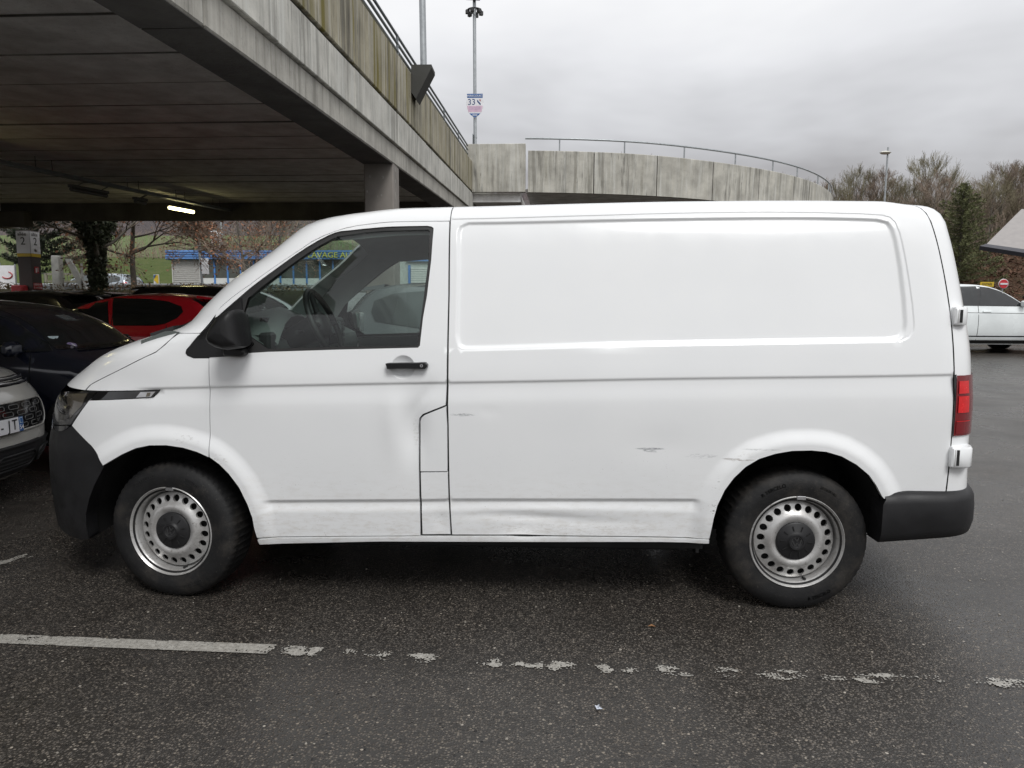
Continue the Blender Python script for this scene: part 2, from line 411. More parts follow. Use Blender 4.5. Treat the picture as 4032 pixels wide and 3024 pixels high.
def vdisp(x, t):
    """outward pressing of the sheet metal: creases, recessed panel, arch flares, dish, dents"""
    x = np.asarray(x, float); t = np.asarray(t, float); P = np.stack([x.ravel(), t.ravel()], 1); X, T = P.T
    c1 = CR1(X); cb = CR1B(X); s = T-c1; fade = sstep(X, -.14, -.02)
    D = np.where(s > .006, 0., np.where(s > -.006, -.0075*(1-(s+.006)/.012), -.0075*sstep(T, cb-.006, c1-.006)))*fade
    a = CR2T(X); b = CR2B(X); m = BUL2(X); f2 = sstep(X, .46, .52)*(1-sstep(X, 2.50, 2.545))
    d2 = np.where(T > a, 0., np.where(T > b, -.010*(a-T)/(a-b), -.010*sstep(T, m-.012, b)))
    D += d2*f2
    if X.max() > 1.3 and T.max() > 1.15:
        k = (X > 1.25) & (T > 1.15)
        Q = P[k]; sd = dist(Q, RECESS, True)*np.where(inside(Q, RECESS), 1, -1); e = -.013*sstep(sd, -.019, .002)
        s2 = dist(Q, DRIPZONE, True)*np.where(inside(Q, DRIPZONE), 1, -1); e += -.0045*sstep(s2, -.004, .004)
        D[k] += e
    da = np.minimum(dist(P, ARCH_F), 9); dr = dist(P, ARCH_R)
    lo = sstep(T, .28, .46)
    D += .020*(1-sstep(da, .022, .105))*(.35+.65*lo)+.024*(1-sstep(dr, .024, .105))*(.35+.65*lo)
    r = np.hypot(X-1.157, T-1.156); D -= np.where(r < .054, .020*(1-(r/.054)**2), 0)
    # accident damage on the door edge, the flap and the sill
    D -= .022*np.exp(-((X-1.205)/.055)**2-((T-.86)/.13)**2)
    D += .007*np.exp(-((X-1.10)/.05)**2-((T-.90)/.15)**2)
    q = (X-1.24)*.55+(T-1.0)*.83; w = -(X-1.24)*.83+(T-1.0)*.55
    D -= .008*np.exp(-(w/.025)**2-((q-.02)/.09)**2)
    D -= .006*np.exp(-((X-1.33)/.03)**2-((T-.42)/.05)**2)
    D -= .0075*np.exp(-((X-1.82)/.34)**2-((T-.445-.012*np.sin(X*5))/.022)**2)
    D -= .010*np.exp(-((X-1.72)/.08)**2-((T-.372)/.022)**2)
    D -= .0015*np.exp(-((X-1.55)/.04)**2-((T-.955)/.02)**2)
    D += .0009*np.sin(X*4.1+1)*np.sin(T*5.3+.4)+.0006*np.sin(X*9.3)*np.sin(T*7.1+2)
    D -= .003*np.exp(-((X-2.35)/.16)**2-((T-.80)/.07)**2)
    return D.reshape(x.shape)
def vsurf(x, t, off=0.):
    P = vbase(x, t); P[..., 1] -= vdisp(x, t)+off; return P
def vnorm(x, t):
    e = 7e-4
    a = vsurf(x+e, t)-vsurf(x-e, t); b = vsurf(x, t+e)-vsurf(x, t-e); n = np.cross(a, b)
    n /= np.maximum(1e-12, np.linalg.norm(n, axis=-1, keepdims=True)); return n
def feature_lines():
    E = []
    xs = np.arange(-.15, 3.9, .03)
    for o in (-.03, -.012, -.0062, -.002, .002, .0062, .012, .03): E.append(np.stack([xs, CR1(xs)+o], 1))
    for k in (.0, .25, .5, .75): E.append(np.stack([xs, CR1B(xs)*(1-k)+(CR1(xs)-.014)*k], 1))
    xs = np.arange(.44, 2.6, .025)
    for o in (.02, .003): E.append(np.stack([xs, CR2T(xs)+o], 1))
    for k in (0, .33, .66): E.append(np.stack([xs, CR2T(xs)*(1-k)+CR2B(xs)*k], 1))
    for k in (0, .12, .3, .5, .7, .9, 1.05): E.append(np.stack([xs, CR2B(xs)*(1-k)+(BUL2(xs)-.012)*k], 1))
    for o in (-.055, -.04, -.03): E.append(np.stack([xs, BUL2(xs)+o], 1))
    R = densify(RECESS, .022); R = np.vstack([R, R[:1]]); sg = 1 if _ccw(R) < 0 else -1
    for o in (-.006, .0, .004, .008, .012, .017, .021, .027): E.append(offset_line(R[:-1], o*sg, True))
    dl = densify(DRIP, .025, False)
    for o in (-.010, -.0045, -.0015, .0015, .0045, .010): E.append(offset_line(dl, o))
    for A in (ARCH_F, ARCH_R):
        a = densify(A, .022, False); s_ = 1 if A is ARCH_F else 1
        for o in (.008, .022, .032, .042, .054, .068, .084, .105):
            for q in (o, -o):
                w = offset_line(a, q)
                if np.hypot(w[:, 0]-a[:, 0].mean(), w[:, 1]-.35).mean() > np.hypot(a[:, 0]-a[:, 0].mean(), a[:, 1]-.35).mean(): E.append(w)
    for r in (.014, .028, .04, .048, .0535, .058):
        n = max(8, int(r*520)); an = np.arange(n+1)*2*math.pi/n; E.append(np.stack([1.157+r*np.cos(an), 1.156+r*np.sin(an)], 1))
    for gx in np.arange(1.04, 1.36, .016): ty = np.arange(.70, 1.045, .016); E.append(np.stack([np.full(len(ty), gx), ty], 1))
    return E
def _ccw(q): return sum(q[i][0]*q[(i+1) % len(q)][1]-q[(i+1) % len(q)][0]*q[i][1] for i in range(len(q)))
FEAT = feature_lines()

M_white = None
def mat_van_paint():
    t = NT('white van paint'); v = t.coord(); xz = t.n('SeparateXYZ'); t.l(v, xz.inputs[0])
    # van frame: x = along, z = up (root stands at 1.5, .95, 0)
    X = t.math('ADD', xz.outputs[0], 1.5); Z = xz.outputs[2]
    base = t.ramp(t.noise(v, 3, 4), [(.3, (.785, .797, .803)), (.7, (.805, .815, .818))])
    # road film low down
    gr = t.mr(Z, .75, .30); gn = t.mr(t.noise(t.coord((2, 2, 6)), 7, 6, .7), .42, .75)
    film = t.math('MULTIPLY', t.math('MULTIPLY', gr, gn), .45)
    c = t.mix(film, base, (.50, .46, .40))
    sp = t.mr(t.noise(v, 150, 2), .70, .74); sp = t.math('MULTIPLY', sp, t.mr(Z, 1.0, .35, 0., .5)); c = t.mix(sp, c, (.25, .22, .19))
    streak = t.noise(t.coord((6, 6, 90)), 8, 5, .7); scuff2 = t.noise(t.coord((20, 20, 42)), 2.2, 7, .72)
    def mark(x0, x1, z0, z1, tilt, n, a, b, colr, amt):
        nonlocal c
        xm, zm = (x0+x1)/2, (z0+z1)/2
        dx = t.math('DIVIDE', t.math('SUBTRACT', X, xm), (x1-x0)/2)
        zc = t.math('SUBTRACT', t.math('SUBTRACT', Z, zm), t.math('MULTIPLY', dx, tilt))
        dz = t.math('DIVIDE', zc, (z1-z0)/2)
        r = t.math('ADD', t.math('MULTIPLY', dx, dx), t.math('MULTIPLY', dz, dz))
        k = t.math('MULTIPLY', t.mr(r, 1.0, .35), t.mr(n, a, b)); c = t.mix(t.math('MULTIPLY', k, amt), c, colr)
    mark(2.22, 2.38, .774, .785, .0, streak, .44, .54, (.12, .13, .15), .8)
    mark(2.26, 2.34, .762, .776, -.004, streak, .45, .55, (.06, .07, .09), .8)
    mark(2.70, 2.90, .780, .790, .0, streak, .46, .58, (.22, .22, .22), .65)
    mark(2.62, 2.78, .731, .743, .0, streak, .44, .58, (.14, .085, .055), .8)
    mark(2.45, 2.62, .735, .760, .0, streak, .52, .60, (.2, .2, .22), .6)
    mark(2.590, 2.625, .50, .68, .0, scuff2, .56, .66, (.24, .23, .21), .55)
    mark(2.575, 2.615, .47, .53, .0, scuff2, .54, .60, (.14, .13, .12), .75)
    mark(1.365, 1.50, .922, .938, .0, streak, .48, .58, (.12, .13, .14), .7)
    mark(.05, .20, .778, .830, -.018, scuff2, .50, .66, (.36, .35, .34), .6)
    mark(.22, .34, .69, .745, -.03, scuff2, .52, .68, (.42, .40, .37), .5)
    mark(.62, .68, .665, .695, .0, scuff2, .58, .64, (.3, .3, .3), .6)
    mark(1.195, 1.228, .76, .94, .0, scuff2, .46, .70, (.45, .43, .39), .5)
    mark(1.29, 1.365, .39, .46, .0, scuff2, .50, .68, (.42, .40, .36), .45)
    mark(2.62, 2.80, .72, .78, .02, scuff2, .50, .70, (.5, .48, .45), .35)
    mark(1.5, 2.4, .345, .42, .0, streak, .52, .62, (.34, .31, .27), .5)
    rg = t.mr(t.noise(v, 9, 4), .3, .7, .14, .24)
    pe = t.bump(t.math('ADD', t.noise(v, 420, 2), t.math('MULTIPLY', t.noise(v, 7, 3), 9.)), .0003, .25)
    t.bsdf(c, rg, 0, pe, .20, .42, .06); return t.m
M_white = mat_van_paint()
M_blackpl = pm('black textured plastic', (.009, .009, .0095), .42, var=.3, bump=.2, bscale=500, rvar=.12, spec=.35)
M_bumper = pm('charcoal bumper plastic', (.0125, .0125, .0135), .5, var=.25, spec=.35, scale=9, bump=.2, bscale=600)
M_gloss = pm('gloss black trim', (.008, .008, .009), .12, coat=.6)
M_rubber = pm('black rubber', (.014, .014, .014), .6, var=.3)
M_void = pm('dark underside', (.008, .008, .008), .9)
M_silver = None
def mat_silver():
    t = NT('silver steel wheel paint'); v = t.coord()
    c = t.ramp(t.noise(v, 8, 5), [(.3, (.46, .45, .44)), (.7, (.56, .56, .55))])
    d = t.mr(t.noise(v, 55, 4, .7), .58, .70); c = t.mix(t.math('MULTIPLY', d, .6), c, (.10, .08, .06)); g = t.mr(t.noise(v, 11, 5, .7), .44, .68); c = t.mix(t.math('MULTIPLY', g, .45), c, (.17, .155, .14))
    t.bsdf(c, t.mr(t.noise(v, 11, 5, .7), .4, .7, .30, .5), .5); return t.m
M_silver = mat_silver()
def mat_tyre():
    t = NT('tyre rubber'); v = t.coord(); c = t.ramp(t.noise(v, 14, 5), [(.3, (.0075, .0075, .008)), (.7, (.014, .014, .0145))])
    d = t.mr(t.noise(v, 6, 6, .7), .46, .72); c = t.mix(t.math('MULTIPLY', d, .38), c, (.075, .066, .056)); f = t.mr(t.noise(v, 90, 4, .75), .60, .72); c = t.mix(t.math('MULTIPLY', f, .5), c, (.10, .09, .078))
    t.bsdf(c, .6, 0, t.bump(t.noise(v, 220, 3), .004, .3), 0, .28); return t.m
M_tyre = mat_tyre()
M_tyretext = pm('raised tyre lettering', (.035, .035, .036), .55, var=.05)
M_cap = pm('dark grey wheel cap', (.014, .014, .015), .5, var=.2, spec=.35)
M_wglass = mat_glass('van side glass', (.76, .85, .815), dirt=.02)
M_lens = mat_glass('clear lamp lens', (.80, .80, .80), dirt=.0)
M_chrome = pm('chrome', (.62, .62, .63), .15, 1.0, var=.05)
M_bezel = pm('dark lamp reflector', (.05, .045, .04), .22, .7, var=.3, scale=30)
M_amber = pm('smoked lamp insert', (.16, .14, .11), .3, .3)
M_red1 = pm('bright red lamp lens', (.62, .012, .014), .18, coat=.5, var=.12, scale=40)
M_red2 = pm('deep red lamp lens', (.17, .004, .008), .14, coat=.7)
M_trim = pm('grey cab lining', (.27, .285, .28), .8, bump=.15, bscale=300)
M_dash = pm('dashboard plastic', (.095, .108, .102), .6, bump=.15, bscale=400)
M_dark = pm('black cab plastic', (.012, .012, .012), .5)
M_screen = pm('dark display', (.006, .007, .008), .08, coat=.5)

van = thing('white_van', 'white panel van with dented driver door and black bumpers, side on in the foreground', 'van', (1.5, .95, 0))
def vobj(name, V, F, mat, parent=None, **k): return obj(name, V, F, mat, parent or van, world=True, **k)
def mirror(V): V = np.array(V, float); V[:, 1] = VW-V[:, 1]; return V
def van_panel(name, outline, mat=None, sp=.035, feat=True, off=0., flange=.022, parent=None, holes=(), far=True, label=None, step=.018, disp=True, back=False):
    """one sheet of the body side with its folded edge, and its twin on the far side"""
    mat = mat or M_white
    v, f, loops = cdt_panel(outline, sp, FEAT if feat else None, holes, step)
    P = vsurf(v[:, 0], v[:, 1], off) if disp else vbase(v[:, 0], v[:, 1])-np.array([0, off, 0])
    if disp: N = vnorm(v[:, 0], v[:, 1])
    else:
        e = 1e-3; N = np.cross(vbase(v[:, 0]+e, v[:, 1])-vbase(v[:, 0]-e, v[:, 1]), vbase(v[:, 0], v[:, 1]+e)-vbase(v[:, 0], v[:, 1]-e)); N /= np.linalg.norm(N, axis=1, keepdims=True)
    V = [P]; NN = [N]; F = [tuple(t) for t in f]; o = len(P); i0 = 0
    for li, lp in enumerate(loops):
        n = len(lp)
        if flange > 0:
            idx = np.arange(i0, i0+n); A = P[idx]; Bp = A-N[idx]*flange   # folded back behind the sheet
            en = np.roll(v[idx], -1, 0)-np.roll(v[idx], 1, 0); s = 1 if _ccw(v[idx]) > 0 else -1
            if li > 0: s = -s if False else s
            outn = np.stack([en[:, 1]*s, 0*en[:, 0], -en[:, 0]*s], 1); outn /= np.maximum(1e-9, np.linalg.norm(outn, axis=1, keepdims=True))
            if li > 0: outn = -outn
            V += [A, Bp]; NN += [outn, outn]
            for k in range(n):
                q = (k+1) % n; fc = (o+k, o+n+k, o+n+q, o+q); F.append(fc if s > 0 else fc[::-1])
            o += 2*n
        i0 += n
    V = np.vstack(V); NN = np.vstack(NN)
    r = vobj(name, V, F, mat, parent, normals=NN, label=label)
    if far:
        N2 = NN.copy(); N2[:, 1] *= -1
        far_o = vobj(name, mirror(V), [t[::-1] for t in F], mat, (far if far is not True else None), normals=N2)
        return r, far_o
    return r, None

SEAM1 = [(1.362, 2.0), (1.357, 1.870), (1.362, 1.493), (1.360, 1.247), (1.360, 1.090), (1.359, .982)]
DOOR = [(0.246,1.192),(0.247,1.122),(0.248,1.054),(0.247,0.985),(0.244,0.892),(0.241,0.78),(0.2405,0.727),(0.284,0.694),(0.328,0.647),(0.373,0.581),(0.408,0.498),(0.427,0.431),(0.431,0.371),(0.438,0.326),(0.515,0.331),(0.866,0.34),(1.2198,0.349),(1.2258,0.35),(1.2268,0.448),(1.2253,0.539),(1.2248,0.66),(1.2243,0.808),(1.2243,0.885),(1.2288,0.918),(1.246,0.938),(1.295,0.959),(1.3545,0.983),(1.359,1.09),(1.359,1.234),(1.3605,1.493),(1.3555,1.866),(1.168,1.869),(1.003,1.87),(0.921,1.869),(0.867,1.86),(0.813,1.846),(0.76,1.823),(0.707,1.792),(0.628,1.725),(0.522,1.634),(0.416,1.537),(0.332,1.476),(0.279,1.43),(0.259,1.401),(0.258,1.383),(0.267,1.386),
 (0.392,1.496),(0.525,1.617),(0.63,1.716),(0.682,1.761),(0.735,1.8),(0.787,1.83),(0.814,1.841),(0.841,1.847),(0.951,1.85),(1.116,1.846),(1.252,1.845),(1.274,1.84),(1.283,1.832),(1.284,1.822),(1.278,1.663),(1.263,1.493),(1.246,1.385),(1.234,1.257),(1.225,1.247),(0.866,1.236),(0.521,1.223),(0.38,1.213),(0.359,1.201),(0.247,1.196)]
OPENING = [(.267,1.386),(.392,1.496),(.525,1.617),(.630,1.716),(.682,1.761),(.735,1.800),(.787,1.830),(.814,1.841),(.841,1.847),(.951,1.850),(1.116,1.846),(1.252,1.845),(1.274,1.840),(1.283,1.832),(1.284,1.822),(1.278,1.663),(1.263,1.493),(1.246,1.385),(1.234,1.257),(1.225,1.248),(.866,1.237),(.521,1.224),(.380,1.214),(.359,1.202),(.247,1.197),(.232,1.20),(.230,1.28),(.252,1.36)]
GLASS = [(.425,1.300),(.400,1.40),(.416,1.475),(.530,1.577),(.634,1.676),(.686,1.724),(.738,1.768),(.790,1.802),(.822,1.820),(.952,1.831),(1.117,1.825),(1.258,1.825),(1.266,1.815),(1.264,1.663),(1.245,1.466),(1.222,1.263),(1.215,1.256),(.866,1.250),(.522,1.237)]
def build_van():
    # door and its glass, seal, sail and handle
    door, fdoor = van_panel('driver_door', DOOR, label='dented white driver door')
    fdoor.name = 'passenger_door'
    van_panel('window_seal', OPENING, M_rubber, .05, False, -.006, .02, door, holes=[GLASS], far=fdoor, disp=False)
    van_panel('window_glass', offset_line(GLASS, .006 if _ccw(np.array(GLASS)) < 0 else -.006, True), M_wglass, .08, False, -.012, 0, door, far=fdoor, disp=False)
    van_panel('mirror_sail', [(.243,1.197),(.359,1.205),(.41,1.222),(.455,1.262),(.425,1.31),(.40,1.395),(.385,1.478),(.267,1.378),(.262,1.36),(.242,1.30)], M_blackpl, .05, False, .004, .02, door, far=fdoor, disp=False)
    b = MB(); y0 = float(vbase(1.157, 1.156)[1])
    prof = [(1.076+.010, 1.155), (1.090, 1.1405), (1.20, 1.1425), (1.262, 1.142), (1.274, 1.153), (1.275, 1.163), (1.264, 1.174), (1.22, 1.1715), (1.10, 1.1695), (1.082, 1.167)]
    n = len(prof); cx = np.mean([p[0] for p in prof]); cz = np.mean([p[1] for p in prof]); V = []
    for d, s in ((.0, .97), (-.022, 1.0), (-.034, .93), (-.038, .72)):
        V += [(cx+(p[0]-cx)*(1 if s > .9 else .96), y0+d, cz+(p[1]-cz)*s) for p in prof]
    F = []
    for k in range(3):
        for i in range(n): j = (i+1) % n; F.append((k*n+i, k*n+j, (k+1)*n+j, (k+1)*n+i))
    F.append(tuple(3*n+i for i in range(n)))
    for dd, MM in ((door, lambda q: np.array(q)), (fdoor, mirror)):
        h = vobj('door_handle', MM(V), F if dd is door else [f[::-1] for f in F], M_blackpl, dd, smooth=40)
    lk = MB().lathe([(0, -.041), (.0075, -.041), (.009, -.037), (.009, -.03)], (1.249, y0, 1.1585), 1, 16); lk.build('door_lock', M_chrome, door, 40, True)
    MB().box((1.2475, y0-.0425, 1.154), (1.2505, y0-.0405, 1.163)).build('key_slot', M_dark, door, None, True)
    # front wing, sail on the wing
    WING = [(.080,1.305),(.194,1.306),(.134,1.228),(.131,1.215),(.139,1.203),(.170,1.190),(.243,1.191),(.2435,1.122),(.2445,1.054),(.2435,.985),(.2405,.892),(.2375,.780),(.236,.727),(.181,.752),(.117,.771),(.036,.782),(-.046,.780),(-.115,.765),(-.186,.734),(-.242,.703),(-.294,.674),(-.325,.722),(-.372,.764),(-.436,.808),(-.499,.849),(-.384,.977),(-.371,.978),(-.117,.996),(-.028,1.004),(-.003,1.029),(.007,1.042),(-.338,1.026),(-.420,1.024),(-.392,1.051),(-.356,1.067),(-.292,1.094),(-.171,1.145),(-.064,1.194),(-.014,1.215),(.031,1.252),(.066,1.291)]
    van_panel('front_wing', WING)
    van_panel('mirror_base', [(.238,1.352),(.136,1.231),(.133,1.215),(.141,1.204),(.173,1.192),(.243,1.193),(.241,1.30),(.260,1.36),(.256,1.383)], M_blackpl, .05, False, .002, .02, disp=False)
    # headlight: smoked insides under a clear lens
    HL = [(-.700,.989),(-.60,1.000),(-.45,1.014),(-.340,1.023),(-.374,.987),(-.462,.903),(-.511,.851),(-.547,.846),(-.692,.829),(-.742,.827),(-.764,.861),(-.740,.920),(-.718,.967)]
    hl, fh = van_panel('headlight', HL, M_gloss, .04, False, -.014, .01, disp=False)
    van_panel('lens', HL, M_lens, .04, False, .004, .012, hl, far=fh, disp=False)
    van_panel('reflector', [(-.70,.97),(-.62,.985),(-.56,.93),(-.58,.86),(-.68,.845),(-.735,.86)], M_chrome, .03, False, -.008, .006, hl, far=fh, disp=False)
    van_panel('reflector', [(-.60,.99),(-.42,1.008),(-.44,.95),(-.53,.88),(-.55,.93)], M_amber, .04, False, -.010, .006, hl, far=fh, disp=False)
    for q in range(3):
        van_panel('lamp_bulb', [(-.66+.045*q,.85+.012*q),(-.635+.045*q,.85+.012*q),(-.63+.045*q,.90+.02*q),(-.655+.045*q,.90+.02*q)], M_bezel, .03, False, -.004, .006, hl, far=False, disp=False)
    van_panel('foglight_trim', [(-.690,.824),(-.516,.846),(-.551,.823),(-.592,.811),(-.654,.804)], M_gloss, .04, False, .004, .02, disp=False)
    strip, fs = van_panel('side_strip', [(-.338,1.0215),(.004,1.0385),(-.005,1.030),(-.030,1.0065),(-.117,.9995),(-.374,.9805),(-.372,.984)], M_gloss, .05, False, .001, .02, disp=False)
    van_panel('side_repeater', [(-.090,1.029),(-.014,1.033),(-.037,1.008),(-.113,1.003)], M_chrome, .03, False, .004, .008, strip, far=fs, disp=False)
    van_panel('repeater_bulb', [(-.055,1.027),(-.038,1.028),(-.045,1.010),(-.062,1.008)], M_amber, .03, False, .0055, .004, strip, far=False, disp=False)
    # bumper side
    BUM = [(-.502,.846),(-.437,.806),(-.374,.761),(-.326,.719),(-.297,.672),(-.334,.619),(-.369,.566),(-.409,.494),(-.443,.412),(-.452,.330),(-.453,.271),(-.516,.257),(-.614,.258),(-.726,.270),(-.80,.285),(-.815,.343),(-.82,.426),(-.825,.517),(-.822,.652),(-.810,.757),(-.785,.800),(-.69,.805),(-.592,.810)]
    van_panel('front_bumper', BUM, M_bumper, .03, False, .0, .06, disp=False)
    # bonnet, nose and windscreen close the front from side to side
    def front_skin(name, trows, xedge, mat, y1=None, parent=None, s0=1.8, n=26, off=0.):
        V = []
        for t in trows:
            z = float(zsec(t)); y0 = float(ysec(t)); L = float(lnose(z)); xn = float(xnose(z)); xe = xedge(t)
            u0 = min(1, max(0, (xn+L-xe)/L)); q0 = 1-(1-u0**3)**.5
            for s in np.linspace(0, 1, n):
                q = q0+(1-q0)*s**s0; u = (1-(1-q)**2)**(1/3)
                x = xn+L*(1-u); V.append((x+off, y0+(HW-y0)*q, z+float(rtop(x))*float(sstep(t, 1.5, 1.85))))
        V = np.array(V); m = len(trows); Vm = mirror(V).reshape(m, n, 3)[:, ::-1][:, 1:]
        G = np.concatenate([V.reshape(m, n, 3), Vm], 1); w = G.shape[1]
        return vobj(name, G.reshape(-1, 3), grid_faces(m, w, flip=True), mat, parent, smooth=50)
    gap = pchip([(1.023,-.424),(1.050,-.396),(1.068,-.358),(1.095,-.294),(1.146,-.173),(1.195,-.066),(1.216,-.016),(1.253,.029),(1.292,.062),(1.305,.064)])
    bon = front_skin('bonnet', [1.023, 1.03, 1.04, 1.05, 1.06, 1.07, 1.085, 1.1, 1.12, 1.14, 1.16, 1.18, 1.2, 1.22, 1.24, 1.26, 1.28, 1.295, 1.305], lambda t: gap(t)-.005, M_white, s0=1.5, n=30)
    front_skin('front_grille', [.80, .83, .87, .92, .96, .99, 1.02], lambda t: -.72, M_gloss)
    front_skin('bumper_nose', [.26, .30, .36, .42, .5, .58, .66, .72, .76, .80], lambda t: -.80, M_bumper)
    tz_ = lambda z: float(np.interp(z, SEC[:, 0], _tt))
    ledge = lambda t: float(xnose(zsec(t))+lnose(zsec(t))*.21)
    front_skin('windscreen', [tz_(z) for z in (1.30, 1.36, 1.42, 1.5, 1.58, 1.66, 1.74, 1.80, 1.85, 1.885)], ledge, M_wglass)
    # wiper and scuttle at the foot of the windscreen
    b = MB(); b.tube([(-.30, .62, 1.285), (-.20, .66, 1.312), (-.13, .72, 1.335), (-.06, .95, 1.36)], .012, 6)
    b.add([(-.30,.50,1.280),(-.13,.42,1.322),(-.07,.9,1.345),(-.24,1.0,1.288),(-.30,.50,1.262),(-.13,.42,1.30),(-.07,.9,1.32),(-.24,1.0,1.26)], [(0,1,2,3),(0,4,5,1),(1,5,6,2),(3,2,6,7),(0,3,7,4)])
    b.build('wiper_scuttle', M_gloss, van, 40, True)
    # cab roof with the windscreen pillars, load-bay roof
    wl = [(ledge(tz_(z)), tz_(z)) for z in (1.305, 1.36, 1.42, 1.5, 1.6, 1.7, 1.78, 1.84, 1.885)]
    ROOF = [(.262,1.404),(.279,1.434),(.332,1.480),(.416,1.541),(.522,1.638),(.628,1.729),(.706,1.797),(.759,1.828),(.813,1.850),(.866,1.865),(.921,1.873),(1.003,1.875),(1.168,1.873),(1.359,1.871),(1.359,TMAX-.004),(.86,TMAX-.004),(.72,2.30)]+wl[::-1]+[(.10,1.308),(.196,1.310)]
    van_panel('cab_roof', ROOF, None, .035, False, flange=.012)
    V = []; ts = np.concatenate([np.linspace(1.995, 2.2, 10), np.linspace(2.25, TMAX, 12)]); xs = np.concatenate([np.linspace(1.363, 3.3, 26), np.linspace(3.35, 3.66, 9)])
    for x in xs:
        e = min(1., max(0., (x-3.36)/.05)); ridge = .012*(1-e)
        r = vsurf(np.full(len(ts), x), ts); 
        V.append(r)
    V = np.array(V); Vm = V.copy(); Vm[..., 1] = VW-Vm[..., 1]
    G = np.concatenate([V, Vm[:, ::-1][:, 1:]], 1); vobj('load_bay_roof', G.reshape(-1, 3), grid_faces(len(xs), G.shape[1], flip=False), M_white, smooth=60)
    # long side panel
    SIDE = [(1.3655,2.),(1.363,1.87),(1.368,1.493),(1.367,1.247),(1.368,1.234),(1.368,1.09),(1.3665,0.985),(1.3685,0.884),(1.369,0.667),(1.371,0.514),(1.3785,0.357),(1.597,0.36),(1.659,0.361),(1.751,0.361),(2.361,0.363),(2.535,0.362),(2.586,0.362),(2.598,0.461),(2.612,0.527),(2.642,0.601),(2.68,0.659),(2.731,0.713),(2.79,0.751),(2.862,0.776),(2.936,0.79),(3.023,0.793),(3.09,0.787),(3.16,0.767),(3.229,0.729),(3.288,0.681),(3.325,0.632),(3.353,0.583),(3.364,0.57),(3.408,0.578),(3.648,0.597),(3.651,0.745),(3.651,0.862),(3.6485,1.008),(3.6465,1.16),(3.6435,1.28),(3.6385,1.4),(3.6285,1.5),(3.6165,1.6),(3.6005,1.71),(3.5855,1.803),(3.5735,1.88),(3.5605,1.94),(3.5465,2.)]
    van_panel('side_panel', SIDE, None, .04, step=.022)
    flap = [(1.3563,0.975),(1.299,0.952),(1.255,0.933),(1.2395,0.919),(1.2345,0.901),(1.2335,0.784),(1.2335,0.666),(1.3603,0.669),(1.3608,0.884)]
    van_panel('fuel_flap', flap, None, .03)
    van_panel('lower_flap', [(1.2345,.6605),(1.3612,.6635),(1.3632,.514),(1.3702,.359),(1.237,.356),(1.2355,.506)], None, .03)
    van_panel('sill_trim', [(.441,.316),(.515,.323),(1.230,.343),(1.659,.352),(2.361,.3555),(2.584,.3555),(2.584,.338),(2.362,.338),(1.659,.326),(1.035,.316),(.447,.290)], None, .025, False, .008, .05)
    # black seals and shut faces behind the gaps
    def seal(line, w=.03, dep=.024):
        V = []
        q = densify(line, .03, False); a = offset_line(q, w); c = offset_line(q, -w); n = len(q)
        for s in (a, c): V.append(vsurf(s[:, 0], s[:, 1], -dep))
        V = np.vstack(V); F = [(i, i+1, n+i+1, n+i) for i in range(n-1)]
        vobj('door_seal', V, F, M_rubber); vobj('door_seal', mirror(V), F, M_rubber)
    seal(SEAM1+[(1.364, .70), (1.367, .5), (1.374, .34)])
    seal([(1.359,.98),(1.297,.957),(1.25,.936),(1.235,.919),(1.229,.90),(1.2285,.70),(1.230,.5),(1.231,.345)])
    seal([(1.23,.664),(1.365,.667)])
    seal([(.245,1.19),(.2455,1.05),(.243,.89),(.238,.75)])
    seal([(.262,1.405),(.332,1.478),(.416,1.539),(.522,1.636),(.628,1.727),(.706,1.795),(.813,1.848),(.866,1.863),(.921,1.871),(1.168,1.871),(1.36,1.869)], .022)
    seal([(-.42,1.028),(-.356,1.068),(-.171,1.146),(-.064,1.195),(-.014,1.216),(.031,1.253),(.07,1.30)], .02, .03)
    seal([(3.652,.60),(3.655,.86),(3.652,1.01),(3.650,1.16),(3.642,1.40),(3.62,1.60),(3.589,1.803),(3.562,1.95),(3.55,2.02)], .028, .02)
    seal([(.44,.329),(1.23,.3485),(1.66,.3585),(2.58,.361)], .014, .012)
    # rear door wraps round the corner to the back
    def tail_skin(name, trows, xedge, mat, n=30, s0=2.2, grow=0., parent=None, qmax=1., close=True, smooth=60):
        V = []
        for t in trows:
            z = float(zsec(t)); y0 = float(ysec(t)); xt = float(xtail(z)); xe = xedge(t)
            u0 = min(1, max(0, (xe-xt+LT)/LT)); q0 = 1-(1-u0**3.2)**.42
            for s in np.linspace(0, 1, n):
                q = q0+(qmax-q0)*s**s0; u = (1-(1-q)**(1/.42))**(1/3.2) if q > 0 else 0
                x = xt-LT+LT*u; x = xe+(x-xe) if s > 0 else xe
                k = np.array([u**2.2, -(1-u**2.2)*1.0]); zz = z+float(rtop(min(x, 3.68)))*float(sstep(t, 1.5, 1.85))
                V.append((x+grow*k[0], y0+(HW-y0)*q+grow*k[1], zz))
        V = np.array(V); m = len(trows)
        G = V.reshape(m, n, 3)
        if close: G = np.concatenate([G, mirror(V).reshape(m, n, 3)[:, ::-1][:, 1:]], 1)
        return vobj(name, G.reshape(-1, 3), grid_faces(m, G.shape[1]), mat, parent, smooth=smooth)
    sm = pchip([(.55,3.654),(.745,3.657),(1.008,3.655),(1.16,3.653),(1.28,3.650),(1.40,3.644),(1.50,3.635),(1.60,3.623),(1.71,3.607),(1.803,3.592),(1.88,3.580),(1.94,3.567),(2.0,3.553),(2.2,3.52),(2.4,3.48),(TMAX,3.45)])
    rd = tail_skin('rear_door', list(np.linspace(.594, 1.8, 26))+[1.85, 1.9, 1.94, 1.97, 2.0, 2.04, 2.1, 2.2, 2.4, 2.6], lambda t: float(sm(t)), M_white)
